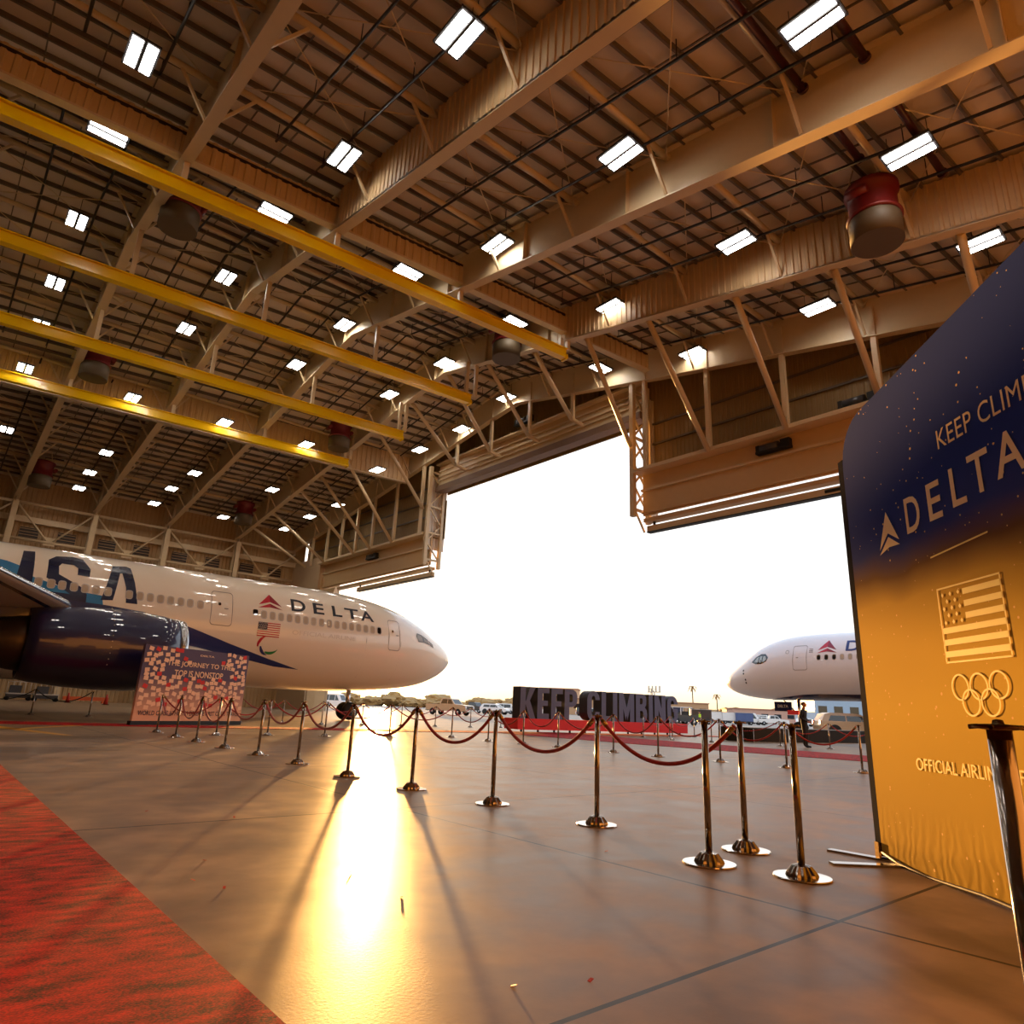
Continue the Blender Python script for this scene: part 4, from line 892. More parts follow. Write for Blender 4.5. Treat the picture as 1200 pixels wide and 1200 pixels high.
for r in range(5):
    for c in range(3 if r % 2 == 0 else 2):
        cx, cz = x0 + .055 + .085 * c + (.042 if r % 2 else 0), z1 - .055 - .048 * r; o = len(v); v.extend([(cx + .014, cz), (cx, cz + .017), (cx - .014, cz), (cx, cz - .017)]); f.append((o, o + 1, o + 2, o + 3))
sq(v, f, 'outline_flag', GOLDI)
for i, (cx, cz) in enumerate(((1.235, 1.285), (1.42, 1.285), (1.605, 1.29), (1.328, 1.185), (1.512, 1.185))):
    v = []; n = 40
    for k in range(n): a = 2 * pi * k / n; v += [(cx + .088 * cos(a), cz + .088 * sin(a)), (cx + .076 * cos(a), cz + .076 * sin(a))]
    sq(v, [(2 * k, 2 * ((k + 1) % n), 2 * ((k + 1) % n) + 1, 2 * k + 1) for k in range(n)], 'ring', GOLDI, -.004 - .0004 * i)
stext('OFFICIAL AIRLINE OF', .62, 1.70, .715, .80, 'tagline_lettering', GOLDI, .004)
for i, (p, q_) in enumerate((((6.08, 2.89), (6.09, 2.40)), ((5.53, 2.62), (5.98, 2.24)))):
    m = MB().beam((p[0], p[1], .008), (q_[0], q_[1], .008), .085, .014); tag(m.build('sign_foot', STEELP), ['flat metal foot under the tall sign, rear one', 'flat metal foot under the tall sign, front one'][i], 'foot plate')

# ------------------------------------------------------------------ notes banner
bl, br = Vector((5.75, 25.3, 0)), Vector((9.97, 27.33, 0)); bd = br - bl; BW = bd.length
ban = thing('notes_banner', 'wide banner covered with paper notes in front of the aircraft engine', 'banner', bl, math.atan2(bd.y, bd.x))
def ban_mat():
    m = bpy.data.materials.new('banner_print'); m.use_nodes = True; nt = m.node_tree; N = nt.nodes; L = nt.links; b = N['Principled BSDF']
    tc = N.new('ShaderNodeTexCoord'); sep = N.new('ShaderNodeSeparateXYZ'); L.new(tc.outputs['Object'], sep.inputs[0]); r = N.new('ShaderNodeValToRGB'); e = r.color_ramp.elements
    mr = N.new('ShaderNodeMapRange'); L.new(sep.outputs['Z'], mr.inputs[0]); mr.inputs[1].default_value = 0; mr.inputs[2].default_value = 2.6; L.new(mr.outputs[0], r.inputs[0])
    e[0].color = hx('#e8b08c'); e[0].position = .15; e[1].color = hx('#574763'); e[1].position = .62; L.new(r.outputs[0], b.inputs['Base Color']); b.inputs['Roughness'].default_value = .6
    return m
MB().box((BW / 2, .06, 1.37), (BW, .1, 2.46)).build('panel', ban_mat(), ban)
MB().box((BW / 2, .07, .07), (BW + .1, .16, .14)).build('plinth', BLACK, ban)
rn = random.Random(3); c1 = MB(); c2 = MB(); placed = []
tries = 0
while tries < 2600 and len(placed) < 270:
    tries += 1; x = rn.uniform(.12, BW - .12); z = rn.uniform(.55, 2.55)
    if 1.62 < z < 2.12 and .85 < x < BW - .85: continue
    if z > 2.1 and 1.9 < x < 3.3: continue
    if z > 2.25 and 1.6 < x < 3.6: continue
    if any(abs(x - a) < .17 and abs(z - b) < .13 for a, b in placed): continue
    if z < 1.15 and rn.random() < .4: continue
    placed.append((x, z)); a = rn.uniform(-.35, .35); w, h = .09, .065; e = -.004 - .0015 * rn.random()
    vs = [Vector((x + i * w * cos(a) - j * h * sin(a), e, z + i * w * sin(a) + j * h * cos(a))) for i, j in ((-1, -1), (1, -1), (1, 1), (-1, 1))]
    (c2 if rn.random() < .2 else c1).add(vs, [(0, 1, 2, 3)])
tag(c1.build('paper_notes', mat('note_cream', '#ffd2b0', .7), ban), 'cream paper notes', kind='stuff'); tag(c2.build('paper_notes', mat('note_red', '#d8352f', .7), ban), 'red paper notes', kind='stuff')
def btext(t, x0, x1, z0, z1, nm, m_, bold=0):
    vs, fs, _ = text_mesh(t, bold); MB().add([Vector((x0 + (x1 - x0) * a, -.008, z0 + (z1 - z0) * b)) for a, b in vs], fs).build(nm, m_, ban)
CREAM = mat('banner_cream_ink', '#ffd9b4', .7)
btext('THE JOURNEY TO THE', .95, BW - .85, 1.93, 2.15, 'headline', CREAM, .015); btext('TOP IS NONSTOP', 1.3, BW - 1.2, 1.63, 1.85, 'headline', CREAM, .015)
btext('WORLD CLASS ATHLETES DESERVE FIRST CLASS TRAVEL', .15, BW - .15, .32, .47, 'caption', mat('banner_navy_ink', '#2b1f33', .6), .01); btext('DELTA', 2.3, 2.95, 2.38, 2.44, 'small_title', CREAM, .02)

# ------------------------------------------------------------------ KEEP CLIMBING letters on a red base
p0 = Vector((21.9, 24.70, 0)); p1 = Vector((33.0, 23.35, 0)); d = p1 - p0; LW = d.length
ls = thing('letter_sign', 'big dark block letters reading KEEP CLIMBING on a low red base', 'letters', p0, math.atan2(d.y, d.x))
HB = 0.62
MB().box((2.25, .55, .37), (4.5, 1.15, .5)).build('red_base', REDBASE, ls); MB().box((8.05, .62, .37), (7.1, 1.15, .5)).build('red_base', REDBASE, ls)
for k in range(12):
    MB().box((.4 + k * .98, .25, .06), (.07, .07, .12)).build('base_foot', BLACK, ls)
def strokes(ch):
    t = .24
    V = lambda x: [(x, 0), (x + t, 0), (x + t, 1), (x, 1)]
    Hh = lambda z, x1=.62, x0=0: [(x0, z), (x1, z), (x1, z + .17), (x0, z + .17)]
    def arcs(kind):
        o = []
        for k in range(13):
            a = radians(180 - 180 * k / 12); o.append((.33 + .33 * cos(a), .7 + .3 * sin(a)))
        i = [(.33 + .10 * cos(radians(180 * k / 12)), .7 + .14 * sin(radians(180 * k / 12))) for k in range(13)]
        up = o + i
        dn = [(x, 1 - z) for x, z in up]
        return up, dn
    if ch == 'K': return [V(0), [(.2, .42), (.44, 1), (.70, 1), (.40, .5)], [(.22, .50), (.46, 0), (.72, 0), (.42, .62)]], .70
    if ch == 'E': return [V(0), Hh(0, .56), Hh(.83, .56), Hh(.42, .5)], .56
    if ch == 'P': return [V(0), [(.2, 1), (.42, 1), (.58, .93), (.64, .8), (.64, .62), (.58, .5), (.42, .42), (.2, .42), (.2, .58), (.36, .58), (.41, .63), (.41, .79), (.36, .84), (.2, .84)]], .64
    if ch == 'L': return [V(0), Hh(0, .52)], .52
    if ch == 'I': return [V(0)], .24
    if ch == 'M': return [V(0), V(.62), [(0.05, 1), (.24, 1), (.47, .38), (.38, .05)], [(.62, 1), (.81, 1), (.48, .05), (.39, .38)]], .86
    if ch == 'N': return [V(0), V(.44), [(.02, 1), (.24, 1), (.66, 0), (.44, 0)]], .68
    if ch == 'B': return [V(0), [(.2, 1), (.44, 1), (.6, .92), (.62, .78), (.6, .62), (.52, .52), (.2, .52), (.2, .64), (.36, .64), (.4, .7), (.4, .8), (.36, .85), (.2, .85)], [(.2, .54), (.52, .54), (.62, .44), (.66, .28), (.62, .1), (.46, 0), (.2, 0), (.2, .15), (.38, .15), (.43, .22), (.43, .33), (.38, .4), (.2, .4)]], .66
    if ch in 'CG':
        up, dn = arcs(0); st_ = [up, dn, [(0, .28), (.24, .28), (.24, .72), (0, .72)]]
        if ch == 'G': st_ += [[(.42, .28), (.66, .28), (.66, .5), (.42, .5)], [(.34, .42), (.66, .42), (.66, .54), (.34, .54)]]
        return st_, .66
CWID = {}
word = [('K',), ('E',), ('E',), ('P',), (' ',), ('C',), ('L',), ('I',), ('M',), ('B',), ('I',), ('N',), ('G',)]
tw = sum(strokes(w[0])[1] + .1 if w[0] != ' ' else .42 for w in word) - .1
sc = (LW - .45) / tw; x = .22; LH = 1.46
for w in word:
    if w[0] == ' ': x += .42 * sc; continue
    st_, wd = strokes(w[0]); m = MB()
    for i, pl in enumerate(st_):
        e = .0015 * i
        m.prism([(a * sc, b * LH) for a, b in pl], lambda a, b, dd: Vector((x + a, dd, HB + b)), .14 + e, .80 - e, 0, 1)
    m.build('letter_' + w[0].lower(), [LETF, LETS], ls); x += (wd + .1) * sc

# ------------------------------------------------------------------ dark draped stage
stg = thing('draped_stage', 'low stage with black pleated skirt behind the person', 'stage', (30.4, 17.6, 0), radians(-4))
MB().box((6.0, .9, .62), (12, 1.8, .05)).build('deck', BLACK, stg)
m = MB(); pp = []
n = 240
for k in range(n + 1): pp.append(Vector((12 * k / n, -.03 + .035 * (k % 2), .0)))
for k in range(n): m.add([pp[k] + Vector((0, 0, .01)), pp[k + 1] + Vector((0, 0, .01)), pp[k + 1] + Vector((0, .0, .62)), pp[k] + Vector((0, 0, .62))], [(0, 1, 2, 3)])
for k in range(36): m.add([Vector((.035 * (k % 2) - .02, 1.8 * k / 36, .01)), Vector((.035 * ((k + 1) % 2) - .02, 1.8 * (k + 1) / 36, .01)), Vector((.035 * ((k + 1) % 2) - .02, 1.8 * (k + 1) / 36, .62)), Vector((.035 * (k % 2) - .02, 1.8 * k / 36, .62))], [(0, 1, 2, 3)])
m.build('skirt', BLACK, stg, fix=False)
for sx in (.2, 6, 11.8): MB().box((sx, .9, .3), (.08, 1.5, .6)).build('leg', CHAR, stg)

# ------------------------------------------------------------------ traffic cones and clutter at the far left wall
def cone(x, y, label):
    t = thing('traffic_cone', label, 'cone', (x, y, 0), group='cones behind the engine')
    MB().box((0, 0, .025), (.42, .42, .05)).build('base', BLACK, t); MB().lathe([(.17, .05), (.05, .78), (.035, .8)], n=20).build('cone_body', CONE, t)
    MB().lathe([(.125, .3), (.09, .52)], n=20).build('white_band', WHITEPL, t)
cone(10.2, 67, 'red traffic cone behind the engine, left one'); cone(12.1, 62.5, 'red traffic cone behind the engine, right one beside the banner')
for i, (x, y) in enumerate(((3.9, 70.5), (7.2, 71.0), (9.0, 70.0))):
    t = thing('equipment_cart', ['grey equipment cart at the far left wall, leftmost', 'grey equipment cart at the far left wall, middle', 'grey equipment cart at the far left wall, by the cones'][i], 'cart', (x, y, 0), group='carts at the far wall')
    MB().box((0, 0, .55), (1.8, 1.0, .1)).build('tray', GREYP, t)
    for a in (-.75, .75):
        for b in (-.4, .4): MB().lathe([(.04, -.03), (.16, -.03), (.16, .03), (.04, .03)], (a, b, .16), 14, axis='Y').build('wheel', RUBBER, t)
    MB().box((0, 0, .36), (1.7, .8, .3)).build('chassis', CHAR, t)
    m = MB()
    for a in (-.8, -.4, 0, .4, .8): m.tube([(a, .45, .6), (a, .45, 1.5)], .025, 6)
    m.tube([(-.8, .45, 1.5), (.8, .45, 1.5)], .03, 6); m.build('guard_rail', GREYP, t); MB().box((-.3, -.1, .9), (.8, .6, .6)).build('tool_box', CHAR if i else GREYP, t)
tag(MB().box((11.8, 69, .35), (3.4, .25, .3)).box((10.5, 69, .1), (.2, .3, .2)).box((13.1, 69, .1), (.2, .3, .2)).build('barrier_plank', ORANGE), 'low orange barrier plank behind the engine', 'barrier')
# ------------------------------------------------------------------ people
def person(name, label, loc, rz, h, suit, hat=None, vest=None, arms='clasp'):
    k = h / 1.75; t = thing(name, label, 'person', loc, rz)
    me = bpy.data.meshes.new('b')
    V = [(0, 0, .95), (-.01, 0, 1.16), (0, 0, 1.36), (.0, 0, 1.46), (.02, 0, 1.54), (.03, 0, 1.60)]
    E_ = [(0, 1), (1, 2), (2, 3), (3, 4), (4, 5)]; Rr = [.155, .145, .17, .10, .058, .06]
    for s in (-1, 1):
        o = len(V); V += [(0, s * .10, .86), (.02, s * .11, .50), (-.02, s * .11, .12), (.03, s * .115, .05), (.17, s * .13, .035)]; Rr += [.105, .075, .055, .045, .035]
        E_ += [(0, o), (o, o + 1), (o + 1, o + 2), (o + 2, o + 3), (o + 3, o + 4)]
        o = len(V)
        if arms == 'clasp': V += [(0, s * .19, 1.40), (-.06, s * .26, 1.14), (.16, s * .13, .99), (.24, s * .04, .97)]
        else: V += [(0, s * .19, 1.40), (-.02, s * .25, 1.12), (.06, s * .24, .87), (.08, s * .23, .80)]
        Rr += [.075, .058, .042, .034]; E_ += [(2, o), (o, o + 1), (o + 1, o + 2), (o + 2, o + 3)]
    me.from_pydata(V, E_, []); ob = bpy.data.objects.new('b', me); COL.objects.link(ob)
    sk = ob.modifiers.new('s', 'SKIN'); ob.modifiers.new('u', 'SUBSURF').levels = 2
    if not me.skin_vertices: me.attributes.new('skin_vertices', 'SKIN', 'POINT') if False else None
    for i, sv in enumerate(me.skin_vertices[0].data): sv.radius = (Rr[i], Rr[i] * (.92 if i > 5 else (.75 if i in (0, 1, 2) else 1))); sv.use_root = (i == 0)
    dg = bpy.context.evaluated_depsgraph_get(); dg.update(); ev = ob.evaluated_get(dg).to_mesh()
    m = MB(); vs = [v.co.copy() for v in ev.vertices]
    for p in ev.polygons:
        c = p.center; skin = c.z > 1.485 or (arms == 'clasp' and c.x > .17 and .85 < c.z < 1.1) or (arms != 'clasp' and c.z < .86 and abs(c.y) > .19)
        mi = 1 if skin else (2 if c.z < .085 else (3 if vest and 1.0 < c.z < 1.45 and abs(c.y) < .2 else 0))
        m.f.append(list(p.vertices)); m.m.append(mi); m.sm.append(True)
    m.v = [tuple(v) for v in vs]; ob.evaluated_get(dg).to_mesh_clear(); bpy.data.objects.remove(ob)
    # head with face
    rings = []
    for z, rx, ry, cx in ((1.56, .05, .05, .03), (1.575, .075, .06, .045), (1.60, .085, .068, .045), (1.635, .095, .074, .035), (1.67, .098, .077, .03), (1.705, .095, .075, .025), (1.73, .08, .062, .02), (1.748, .045, .035, .02)):
        rings.append([Vector((cx + rx * cos(2 * pi * q / 20), ry * sin(2 * pi * q / 20), z)) for q in range(20)])
    m.loft(rings, 1); m.tube([(.125, 0, 1.675), (.145, 0, 1.645), (.128, 0, 1.635)], [.008, .015, .01], 8, 1)
    for s in (-1, 1):
        m.tube([(.02, s * .074, 1.675), (.02, s * .086, 1.66), (.02, s * .076, 1.635)], .012, 6, 1); m.lathe([(.001, -.008), (.009, 0), (.001, .008)], (.118, s * .03, 1.672), 8, 2, axis='X')
        hz = Vector((.25, s * .035, .965)) if arms == 'clasp' else Vector((.085, s * .23, .79))
        dn = Vector((.5, -s * .6, -.5)) if arms == 'clasp' else Vector((.15, 0, -1))
        for q in range(4): m.tube([hz + Vector((0, 0, .024 - .016 * q)) if arms == 'clasp' else hz + Vector((.027 - .018 * q, 0, 0)), hz + dn * (.05 + .01 * (q in (1, 2))) + (Vector((0, 0, .02 - .016 * q)) if arms == 'clasp' else Vector((.027 - .018 * q, 0, 0))), hz + dn * (.075 + .012 * (q in (1, 2))) + (Vector((-.015, 0, .01 - .014 * q)) if arms == 'clasp' else Vector((.035 - .018 * q, 0, 0)))], [.010, .009, .007], 6, 1)
        m.tube([hz + Vector((-.01, 0, .03)), hz + Vector((.03, -s * .01, .05)), hz + Vector((.06, -s * .012, .045))], [.012, .01, .008], 6, 1)
    m.tube([(.122, -.022, 1.607), (.128, 0, 1.607), (.122, .022, 1.607)], .005, 6, 3 if False else 2)
    m.v = [(a * k, b * k, c * k) for a, b, c in m.v]
    m.build('body', [suit, SKIN, BLACK, vest or suit], t, fix=False)
    hm = MB(); rr = []
    for z, rx, ry, cx in ((1.62, .06, .078, -.02), (1.66, .092, .083, .0), (1.70, .098, .083, .012), (1.735, .088, .07, .015), (1.757, .05, .04, .015)):
        rr.append([Vector((cx + rx * (cos(2 * pi * q / 20) if cos(2 * pi * q / 20) < 0 or z > 1.69 else .25 * cos(2 * pi * q / 20)), ry * sin(2 * pi * q / 20), z)) for q in range(20)])
    hm.loft(rr); hm.v = [(a * k, b * k, c * k) for a, b, c in hm.v]; hm.build('hair' if not hat else 'hat', hat or mat('dark_hair', '#1a1210', .6), t)
    return t
d = W(.75, -.65)
person('person', 'person in black suit with clasped hands standing before the dark stage', (28.3, 14.05, 0), math.atan2(d.y, d.x), 1.80, SUIT)
d = W(.3, -1)
person('person', 'person in hi-vis yellow vest far off among the carts', (87.06, 58.69, 0), math.atan2(d.y, d.x), 1.75, CHAR, vest=mat('hi_vis', '#b8e020', .6), arms='down')
person('person', 'person in red top far off near the white containers', (100.3, 65.84, 0), math.atan2(d.y, d.x), 1.8, mat('red_top', '#a8281c', .7), arms='down')

# ------------------------------------------------------------------ vehicles on the apron
def wheels(t, xs, w, r):
    for x in xs:
        for s in (-1, 1):
            o = MB().lathe([(r * .55, -.11), (r * .95, -.11), (r, -.06), (r, .06), (r * .95, .11), (r * .55, .11)], (x, s * (w / 2 - .1), r), 20, axis='Y').build('wheel', RUBBER, t)
            MB().lathe([(.02, -.12), (r * .56, -.10), (r * .56, .10), (.02, .12)], (x, s * (w / 2 - .1), r), 16, axis='Y').build('hub', SILVER, o)
def side_prism(m, poly, w, mi=0, taper=0.0, ztap=1.1):
    f = lambda a, b, d: Vector((a, d * (1 - max(0, b - ztap) * taper), b)); return m.prism(poly, f, -w / 2, w / 2, mi)
def vehicle(kind, name, label, X, Y, head, body, cat, group=None):
    d = W(*head); t = thing(name, label, cat, (X, Y, 0), math.atan2(d.y, d.x), group); w = 1.95
    if kind == 'pickup':
        m = MB(); side_prism(m, [(-2.8, .55), (-2.2, .5), (-1.2, .5), (1.2, .5), (2.2, .5), (2.85, .5), (2.9, .8), (2.85, 1.12), (2.7, 1.2), (1.25, 1.28), (-.75, 1.28), (-.75, 1.25), (-2.85, 1.25)], w)
        m.build('body', body, t); m = MB(); side_prism(m, [(1.35, 1.25), (.75, 1.88), (.5, 1.95), (-.55, 1.95), (-.75, 1.88), (-.85, 1.25)], w - .1, 0, .22, 1.25); c = m.build('cab', body, t)
        g = MB()
        for s in (-1, 1):
            for poly in ([(1.1, 1.32), (.72, 1.8), (.3, 1.84), (.3, 1.32)], [(.2, 1.32), (.2, 1.84), (-.5, 1.84), (-.68, 1.32)]): g.add([Vector((a, s * ((w - .1) / 2 * (1 - (b - 1.25) * .22) + .012), b)) for a, b in poly], [(0, 1, 2, 3)])
        g.add([Vector((1.33 - (b - 1.25) * .95 + .02, s * .78 * (1 - (b - 1.25) * .22), b)) for b, s in ((1.33, -1), (1.33, 1), (1.82, 1), (1.82, -1))], [(0, 1, 2, 3)]); g.build('windows', GLASS, c)
        MB().box((2.9, 0, .92), (.06, 1.4, .38)).build('grille', VEHD, t); MB().box((2.95, 0, .55), (.16, 1.9, .22)).build('bumper', SILVER, t); MB().box((-2.9, 0, .55), (.12, 1.8, .2)).build('bumper', SILVER, t)
        for s in (-1, 1): MB().box((2.88, s * .83, .98), (.08, .24, .22)).build('headlight', WHITEPL, t)
        m = MB(); m.box((-1.8, 0, 1.265), (1.9, w - .25, .03)); m.build('bed', CHAR, t); wheels(t, (1.85, -1.85), w, .4)
    elif kind in ('van', 'suv'):
        H_ = 2.25 if kind == 'van' else 1.78; L_ = 2.7 if kind == 'van' else 2.5
        m = MB(); side_prism(m, [(-L_, .45), (L_, .45), (L_ + .08, .75), (L_ - .05, 1.02), (L_ - .9, 1.12), (-L_ + .0, 1.12), (-L_ - .06, .8)], w); m.build('body', body, t)
        if kind == 'van': rp = [(L_ - .85, 1.1), (L_ - 1.5, H_ - .1), (L_ - 1.8, H_), (-L_ + .1, H_), (-L_, H_ - .12), (-L_, 1.1)]
        else: rp = [(L_ - 1.0, 1.1), (L_ - 1.95, H_ - .08), (L_ - 2.3, H_), (-L_ + .75, H_), (-L_ + .35, H_ - .1), (-L_ + .02, 1.1)]
        m = MB(); side_prism(m, rp, w - .06, 0, .2); c = m.build('cabin', body, t); g = MB()
        z0, z1 = 1.18, H_ - .2; xs = [(L_ - 1.9 if kind == 'van' else L_ - 2.0), .55, -.6, -L_ + (.3 if kind == 'van' else .72)]
        for s in (-1, 1):
            for a, b in zip(xs[:-1], xs[1:]): g.add([Vector((q, s * ((w - .06) / 2 * (1 - max(0, z - 1.1) * .2) + .014), z)) for q, z in ((a - .05 + (.6 if a == xs[0] else 0), z0), (a - .05, z1), (b + .05, z1), (b + .05 - (.2 if b == xs[-1] and kind == 'suv' else 0), z0))], [(0, 1, 2, 3)])
        g.add([Vector((rp[0][0] + (rp[1][0] - rp[0][0]) * q + .02, s * .8 * (1 - q * .2), 1.1 + (rp[1][1] - 1.1) * q)) for q, s in ((.1, -1), (.1, 1), (.92, 1), (.92, -1))], [(0, 1, 2, 3)]); g.build('windows', GLASS, c)
        for s in (-1, 1):
            MB().box((L_ - .02, s * .78, .85), (.14, .3, .18)).build('headlight', WHITEPL, t); MB().box((-L_ - .02, s * .84, 1.0), (.12, .2, .36)).build('taillight', LRED, t)
            if kind == 'suv':
                for x in (1.5, -1.5): MB().lathe([(.36, -.02), (.5, -.02), (.5, .02), (.36, .02)], (x, s * (w / 2 + .0), .4), 24, axis='Y').build('wheel_arch', BLACK, t)
        MB().box((L_ + .08, 0, .5), (.12, 1.8, .2)).build('bumper', CHAR, t); wheels(t, (L_ - 1.0, -L_ + 1.0), w, .38)
    elif kind == 'tug':
        m = MB(); side_prism(m, [(-1.9, .45), (1.9, .45), (2.0, .6), (1.95, 1.15), (.6, 1.2), (-1.9, 1.2)], 1.9); m.build('body', body, t)
        m = MB()
        for x in (-1.0, .5):
            for s in (-1, 1): m.box((x, s * .75, 1.6), (.08, .08, .85))
        m.box((-.25, 0, 2.05), (1.7, 1.7, .08)); m.build('canopy', VEHW, t); MB().box((-.5, 0, 1.35), (.5, 1.2, .5)).build('seat', BLACK, t); wheels(t, (1.25, -1.25), 1.9, .46)
        MB().box((1.0, 0, 1.3), (.9, 1.3, .25)).build('hood', body, t)
    elif kind == 'cart':
        MB().box((0, 0, .55), (3.2, 1.7, .14)).build('deck', CHAR, t); m = MB(); m.box((0, 0, 1.35), (3.1, 1.65, 1.5)); m.build('box', body, t)
        MB().box((0, 0, 2.13), (3.2, 1.75, .06)).build('roof', GREYP, t)
        for s in (-1, 1):
            for x in (-.75, .75): MB().box((x, s * .835, 1.35), (1.35, .02, 1.3)).build('door_panel', body, t)
        wheels(t, (1.1, -1.1), 1.6, .3); MB().beam((1.6, 0, .45), (2.5, 0, .35), .08, .08).build('tow_bar', CHAR, t)
    return t
vehicle('pickup', 'pickup_truck', 'tan pickup truck in the sun haze right of the aircraft nose', 49.96, 68.77, (.86, -.5), VEHT, 'truck')
vehicle('suv', 'car', 'white car parked far off left of the big letters', 79.8, 96.2, (.9, -.4), VEHW, 'car')
vehicle('pickup', 'pickup_truck', 'dark pickup truck parked behind the tan pickup', 80.0, 102.4, (.8, -.6), VEHD, 'truck')
vehicle('pickup', 'pickup_truck', 'white pickup truck seen between the letters P and C', 90.4, 93.4, (.9, -.3), VEHW, 'truck')
vehicle('pickup', 'pickup_truck', 'white pickup truck seen through the letters K and E', 93.0, 104.0, (.9, -.3), VEHW, 'truck')
vehicle('van', 'van', 'white van in the glare under the left aircraft belly', 54.2, 107.1, (.9, -.3), VEHW, 'van')
vehicle('tug', 'baggage_tug', 'black baggage tug right behind the letter G', 69.2, 49.3, (-.9, -.4), VEHD, 'tug')
vehicle('cart', 'baggage_cart', 'navy baggage cart beside the black tug', 76.7, 56.0, (.95, -.2), mat('cart_navy', '#2c3350', .5), 'cart', 'carts on the apron')
vehicle('cart', 'baggage_cart', 'black baggage cart near the worker in yellow', 91.3, 61.4, (.95, -.2), VEHD, 'cart', 'carts on the apron')
for i, (x, y, lb, c) in enumerate(((116.5, 78.0, 'white container cart far off, leftmost of the pale row', VEHW), (117.6, 75.6, 'white container cart far off, second of the pale row', VEHW), (118.9, 73.4, 'white container cart far off, next to the blue one', VEHW), (119.9, 71.2, 'blue container cart far off left of the white van', mat('cart_blue', '#4a5a86', .5)))):
    vehicle('cart', 'baggage_cart', lb, x, y, (.97, -.1), c, 'cart', 'carts on the apron')
vehicle('van', 'van', 'white van with dark windows far off right of the blue cart', 129.5, 75.7, (.97, -.2), VEHW, 'van')
vehicle('pickup', 'pickup_truck', 'white pickup truck far off right of the white van', 131.7, 71.8, (.97, -.2), VEHW, 'truck')
vehicle('suv', 'car', 'beige car on the apron under the right aircraft belly', 56.6, 24.4, (.97, -.1), VEHT, 'car')
rv = random.Random(5)
for i in range(16):
    az = radians(rv.uniform(-4, 14) if i % 2 else rv.uniform(15, 24)); D = rv.uniform(165, 210); p = W(D * sin(az), D * cos(az))
    vehicle(rv.choice(['van', 'suv', 'pickup']), 'parked_vehicle', 'small parked vehicle in the far row before the trees, pale or dark', p.x, p.y, (rv.choice([-1, 1]), rv.uniform(-.3, .3)), rv.choice([VEHW, VEHW, VEHD, VEHT]), 'vehicle', 'far row of parked vehicles')

# ------------------------------------------------------------------ horizon: trees, buildings, masts
def crown(seed, r, h):
    b = bmesh.new(); bmesh.ops.create_icosphere(b, subdivisions=3, radius=1)
    for v in b.verts:
        n = noise.noise(v.co * 1.7 + Vector((seed * 3.1, seed, 0))) + .5 * noise.noise(v.co * 4.5 + Vector((seed, 0, 5)))
        v.co *= 1 + .55 * n; v.co.x *= r; v.co.y *= r; v.co.z = v.co.z * h * .5
    me = bpy.data.meshes.new('crown'); b.to_mesh(me); b.free()
    for p in me.polygons: p.use_smooth = False
    me.materials.append(LEAF); return me
CR4 = [crown(i, 3.4 + .5 * i, 4.2 + .4 * (i % 3)) for i in range(5)]
trunk = MB().tube([(0, 0, 0), (.1, 0, 1.2), (0, .1, 2.6)], [.28, .2, .14], 8)
TRM = None; rt = random.Random(11); nT = 99
for i in range(nT):
    az = radians(-19 + 47 * i / (nT - 1) + rt.uniform(-.25, .25)); D = rt.uniform(260, 330); p = W(D * sin(az), D * cos(az))
    t = thing('tree', 'scrubby far tree in the line along the horizon, ' + nth(i) + ' from the left', 'tree', p, rt.uniform(0, 6.28), 'trees along the horizon')
    s = rt.uniform(.75, 1.25) * (1.0 if i % 7 else 1.4)
    c = bpy.data.objects.new('crown', CR4[i % 5]); COL.objects.link(c); c.parent = t; c.location = (0, 0, 1.9 * s); c.scale = (s * .8, s * .8, s * .75)
    if TRM is None: TRM = trunk.build('trunk', TRUNK, t)
    else: q_ = TRM.copy(); COL.objects.link(q_); q_.parent = t
for i, (px, D) in enumerate(((818, 260), (771, 270), (846, 280))):
    az = math.atan((px - 600) / 790 * .98); p = W(D * sin(az), D * cos(az))
    t = thing('palm_tree', ['thin far palm tree above the treeline right of the letters', 'thin far palm tree behind the letter G', 'short far palm tree left of the right aircraft nose'][i], 'tree', p, 0, 'far palm trees')
    hh = (11, 10, 9)[i]; MB().tube([(0, 0, 0), (.2, 0, hh / 2), (0, 0, hh)], [.25, .2, .16], 8).build('trunk', TRUNK, t)
    m = MB()
    for k in range(14):
        a = 2 * pi * k / 14; rr = [Vector((cos(a) * q, sin(a) * q, hh + (.9 if k % 2 else .2) * sin(q * 1.6) - .35 * q * q * (1.2 - .7 * (k % 2)))) for q in (0, .6, 1.2, 1.9)]; sd = Vector((-sin(a), cos(a), 0))
        for j in range(3): m.add([rr[j] + sd * .2, rr[j] - sd * .2, rr[j + 1] - sd * (.2 if j < 2 else .03), rr[j + 1] + sd * (.2 if j < 2 else .03)], [(0, 1, 2, 3)])
    m.build('fronds', LEAF, t, fix=False)
def building(name, label, x, y, az, L_, Dp, Hh, mt, roof):
    d = W(cos(az), sin(az)); t = thing(name, label, 'building', (x, y, 0), math.atan2(d.y, d.x))
    MB().box((0, 0, Hh / 2), (L_, Dp, Hh)).build('wall', mt, t); MB().box((0, 0, Hh + .15), (L_ + .6, Dp + .6, .3)).build('roof', roof, t)
    n = int(L_ / 4)
    for k in range(n): MB().box((-L_ / 2 + (k + .5) * L_ / n, -Dp / 2 - .02, Hh * .55), (2.2, .06, Hh * .3)).build('window', GLASS, t)
building('terminal', 'pale blue flat-roofed terminal behind the beige car', 205, 80, radians(-8), 40, 20, 7.5, mat('terminal_blue', '#9fb2c4', .5), mat('roof_blue', '#c2d0da', .5))
building('warehouse', 'low pink warehouse on the horizon under the right aircraft', 232, 118, radians(-5), 46, 16, 4.2, mat('wall_pink', '#c29a88', .7), mat('roof_rust', '#a8735c', .7))
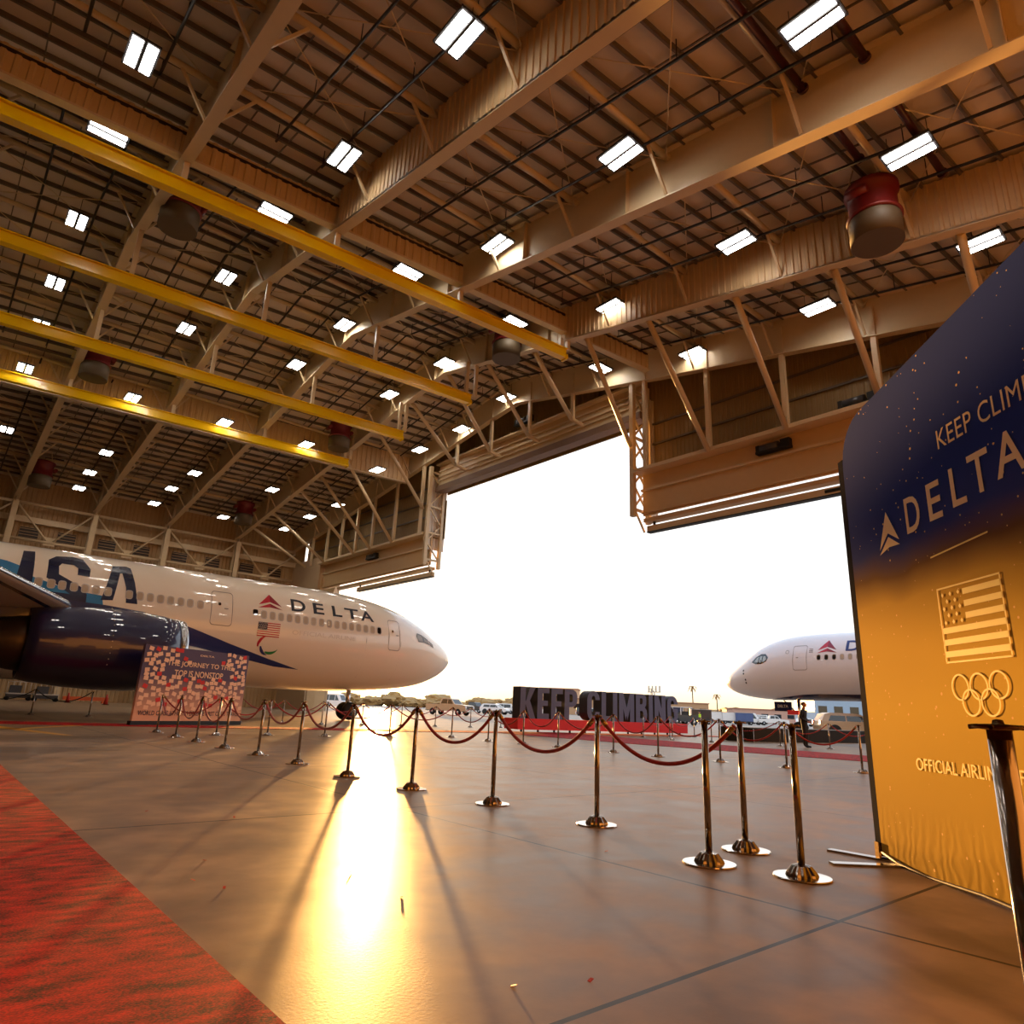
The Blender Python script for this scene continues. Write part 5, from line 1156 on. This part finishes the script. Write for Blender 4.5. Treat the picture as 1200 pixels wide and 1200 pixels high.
building('warehouse', 'low brown warehouse on the horizon behind the letters', 200, 168, radians(-10), 60, 16, 5.5, mat('wall_brown', '#b8906a', .7), mat('roof_rust', '#a8735c', .7))
building('warehouse', 'low tan block on the horizon above the gap in the letters', 190, 190, radians(-10), 14, 14, 9, mat('wall_tan_far', '#c7a27c', .7), mat('roof_rust', '#a8735c', .7))
t = thing('light_mast', 'tall light mast with four heads above the letter N', 'mast', (127, 97.3, 0))
MB().tube([(0, 0, 0), (0, 0, 6.0)], [.2, .12], 10).build('pole', GREYP, t); MB().box((0, 0, 6.0), (.2, 3.4, .2)).build('crossbar', GREYP, t)
for k in range(4): MB().box((0, -1.5 + k, 6.7), (.3, .2, 1.3)).build('lamp_head', GREYP, t)

# ------------------------------------------------------------------ sun and sky
SAZ, SEL = radians(-10.1), radians(1.75)
sd = W(sin(SAZ) * cos(SEL), cos(SAZ) * cos(SEL), sin(SEL))
sl = bpy.data.lights.new('sun', 'SUN'); sl.energy = 10.0; sl.color = (1.0, 0.50, 0.14); sl.angle = radians(0.9)
so = bpy.data.objects.new('sun', sl); COL.objects.link(so); so.rotation_euler = sd.to_track_quat('Z', 'Y').to_euler(); so.location = sd * 60
w = bpy.data.worlds.new('sky'); S.world = w; w.use_nodes = True; nt = w.node_tree; N = nt.nodes; L = nt.links
bg = N['Background']; tc = N.new('ShaderNodeTexCoord')
def vm(op, a, b):
    x = N.new('ShaderNodeVectorMath'); x.operation = op; L.new(a, x.inputs[0]); x.inputs[1].default_value = b; return x
def mth(op, a, b=None, c=None, clamp=False):
    x = N.new('ShaderNodeMath'); x.operation = op; x.use_clamp = clamp
    for i, v in enumerate((a, b, c)):
        if v is None: continue
        if isinstance(v, (int, float)): x.inputs[i].default_value = v
        else: L.new(v, x.inputs[i])
    return x.outputs[0]
dot = vm('DOT_PRODUCT', tc.outputs['Generated'], tuple(sd)).outputs['Value']; dc = mth('MAXIMUM', dot, 0.0)
sep = N.new('ShaderNodeSeparateXYZ'); L.new(tc.outputs['Generated'], sep.inputs[0])
r = N.new('ShaderNodeValToRGB'); e = r.color_ramp.elements; L.new(mth('MAXIMUM', sep.outputs['Z'], 0.0), r.inputs[0])
e[0].position = 0.0; e[0].color = (1.0, .70, .36, 1); e[1].position = 1.0; e[1].color = (.45, .62, .95, 1)
for p, c in ((.035, (1.0, .86, .66, 1)), (.10, (.99, .96, .93, 1)), (.30, (.93, .97, 1.0, 1)), (.6, (.72, .84, 1.0, 1))): x = e.new(p); x.color = c
def glow(pw, col):
    q = mth('POWER', dc, pw); x = N.new('ShaderNodeMix'); x.data_type = 'RGBA'; L.new(q, x.inputs[0]); x.inputs[6].default_value = (0, 0, 0, 1); x.inputs[7].default_value = col; return x.outputs[2]
def addc(a, b):
    x = N.new('ShaderNodeMix'); x.data_type = 'RGBA'; x.blend_type = 'ADD'; x.inputs[0].default_value = 1; L.new(a, x.inputs[6]); L.new(b, x.inputs[7]); return x.outputs[2]
c = addc(addc(addc(r.outputs[0], glow(12, (.5, .32, .12, 1))), glow(250, (3.0, 1.7, .55, 1))), glow(6000, (60, 34, 10, 1)))
L.new(c, bg.inputs['Color']); bg.inputs['Strength'].default_value = 1.02

# ------------------------------------------------------------------ colour management and sampling
S.view_settings.view_transform = 'Standard'; S.view_settings.look = 'None'; S.view_settings.gamma = 1.0; S.view_settings.use_curve_mapping = False
S.view_settings.exposure = 0.5
c_ = S.cycles; c_.use_denoising = True; c_.max_bounces = 8; c_.diffuse_bounces = 4; c_.glossy_bounces = 4; c_.sample_clamp_indirect = 6.0; c_.use_light_tree = True
c_.caustics_reflective = True
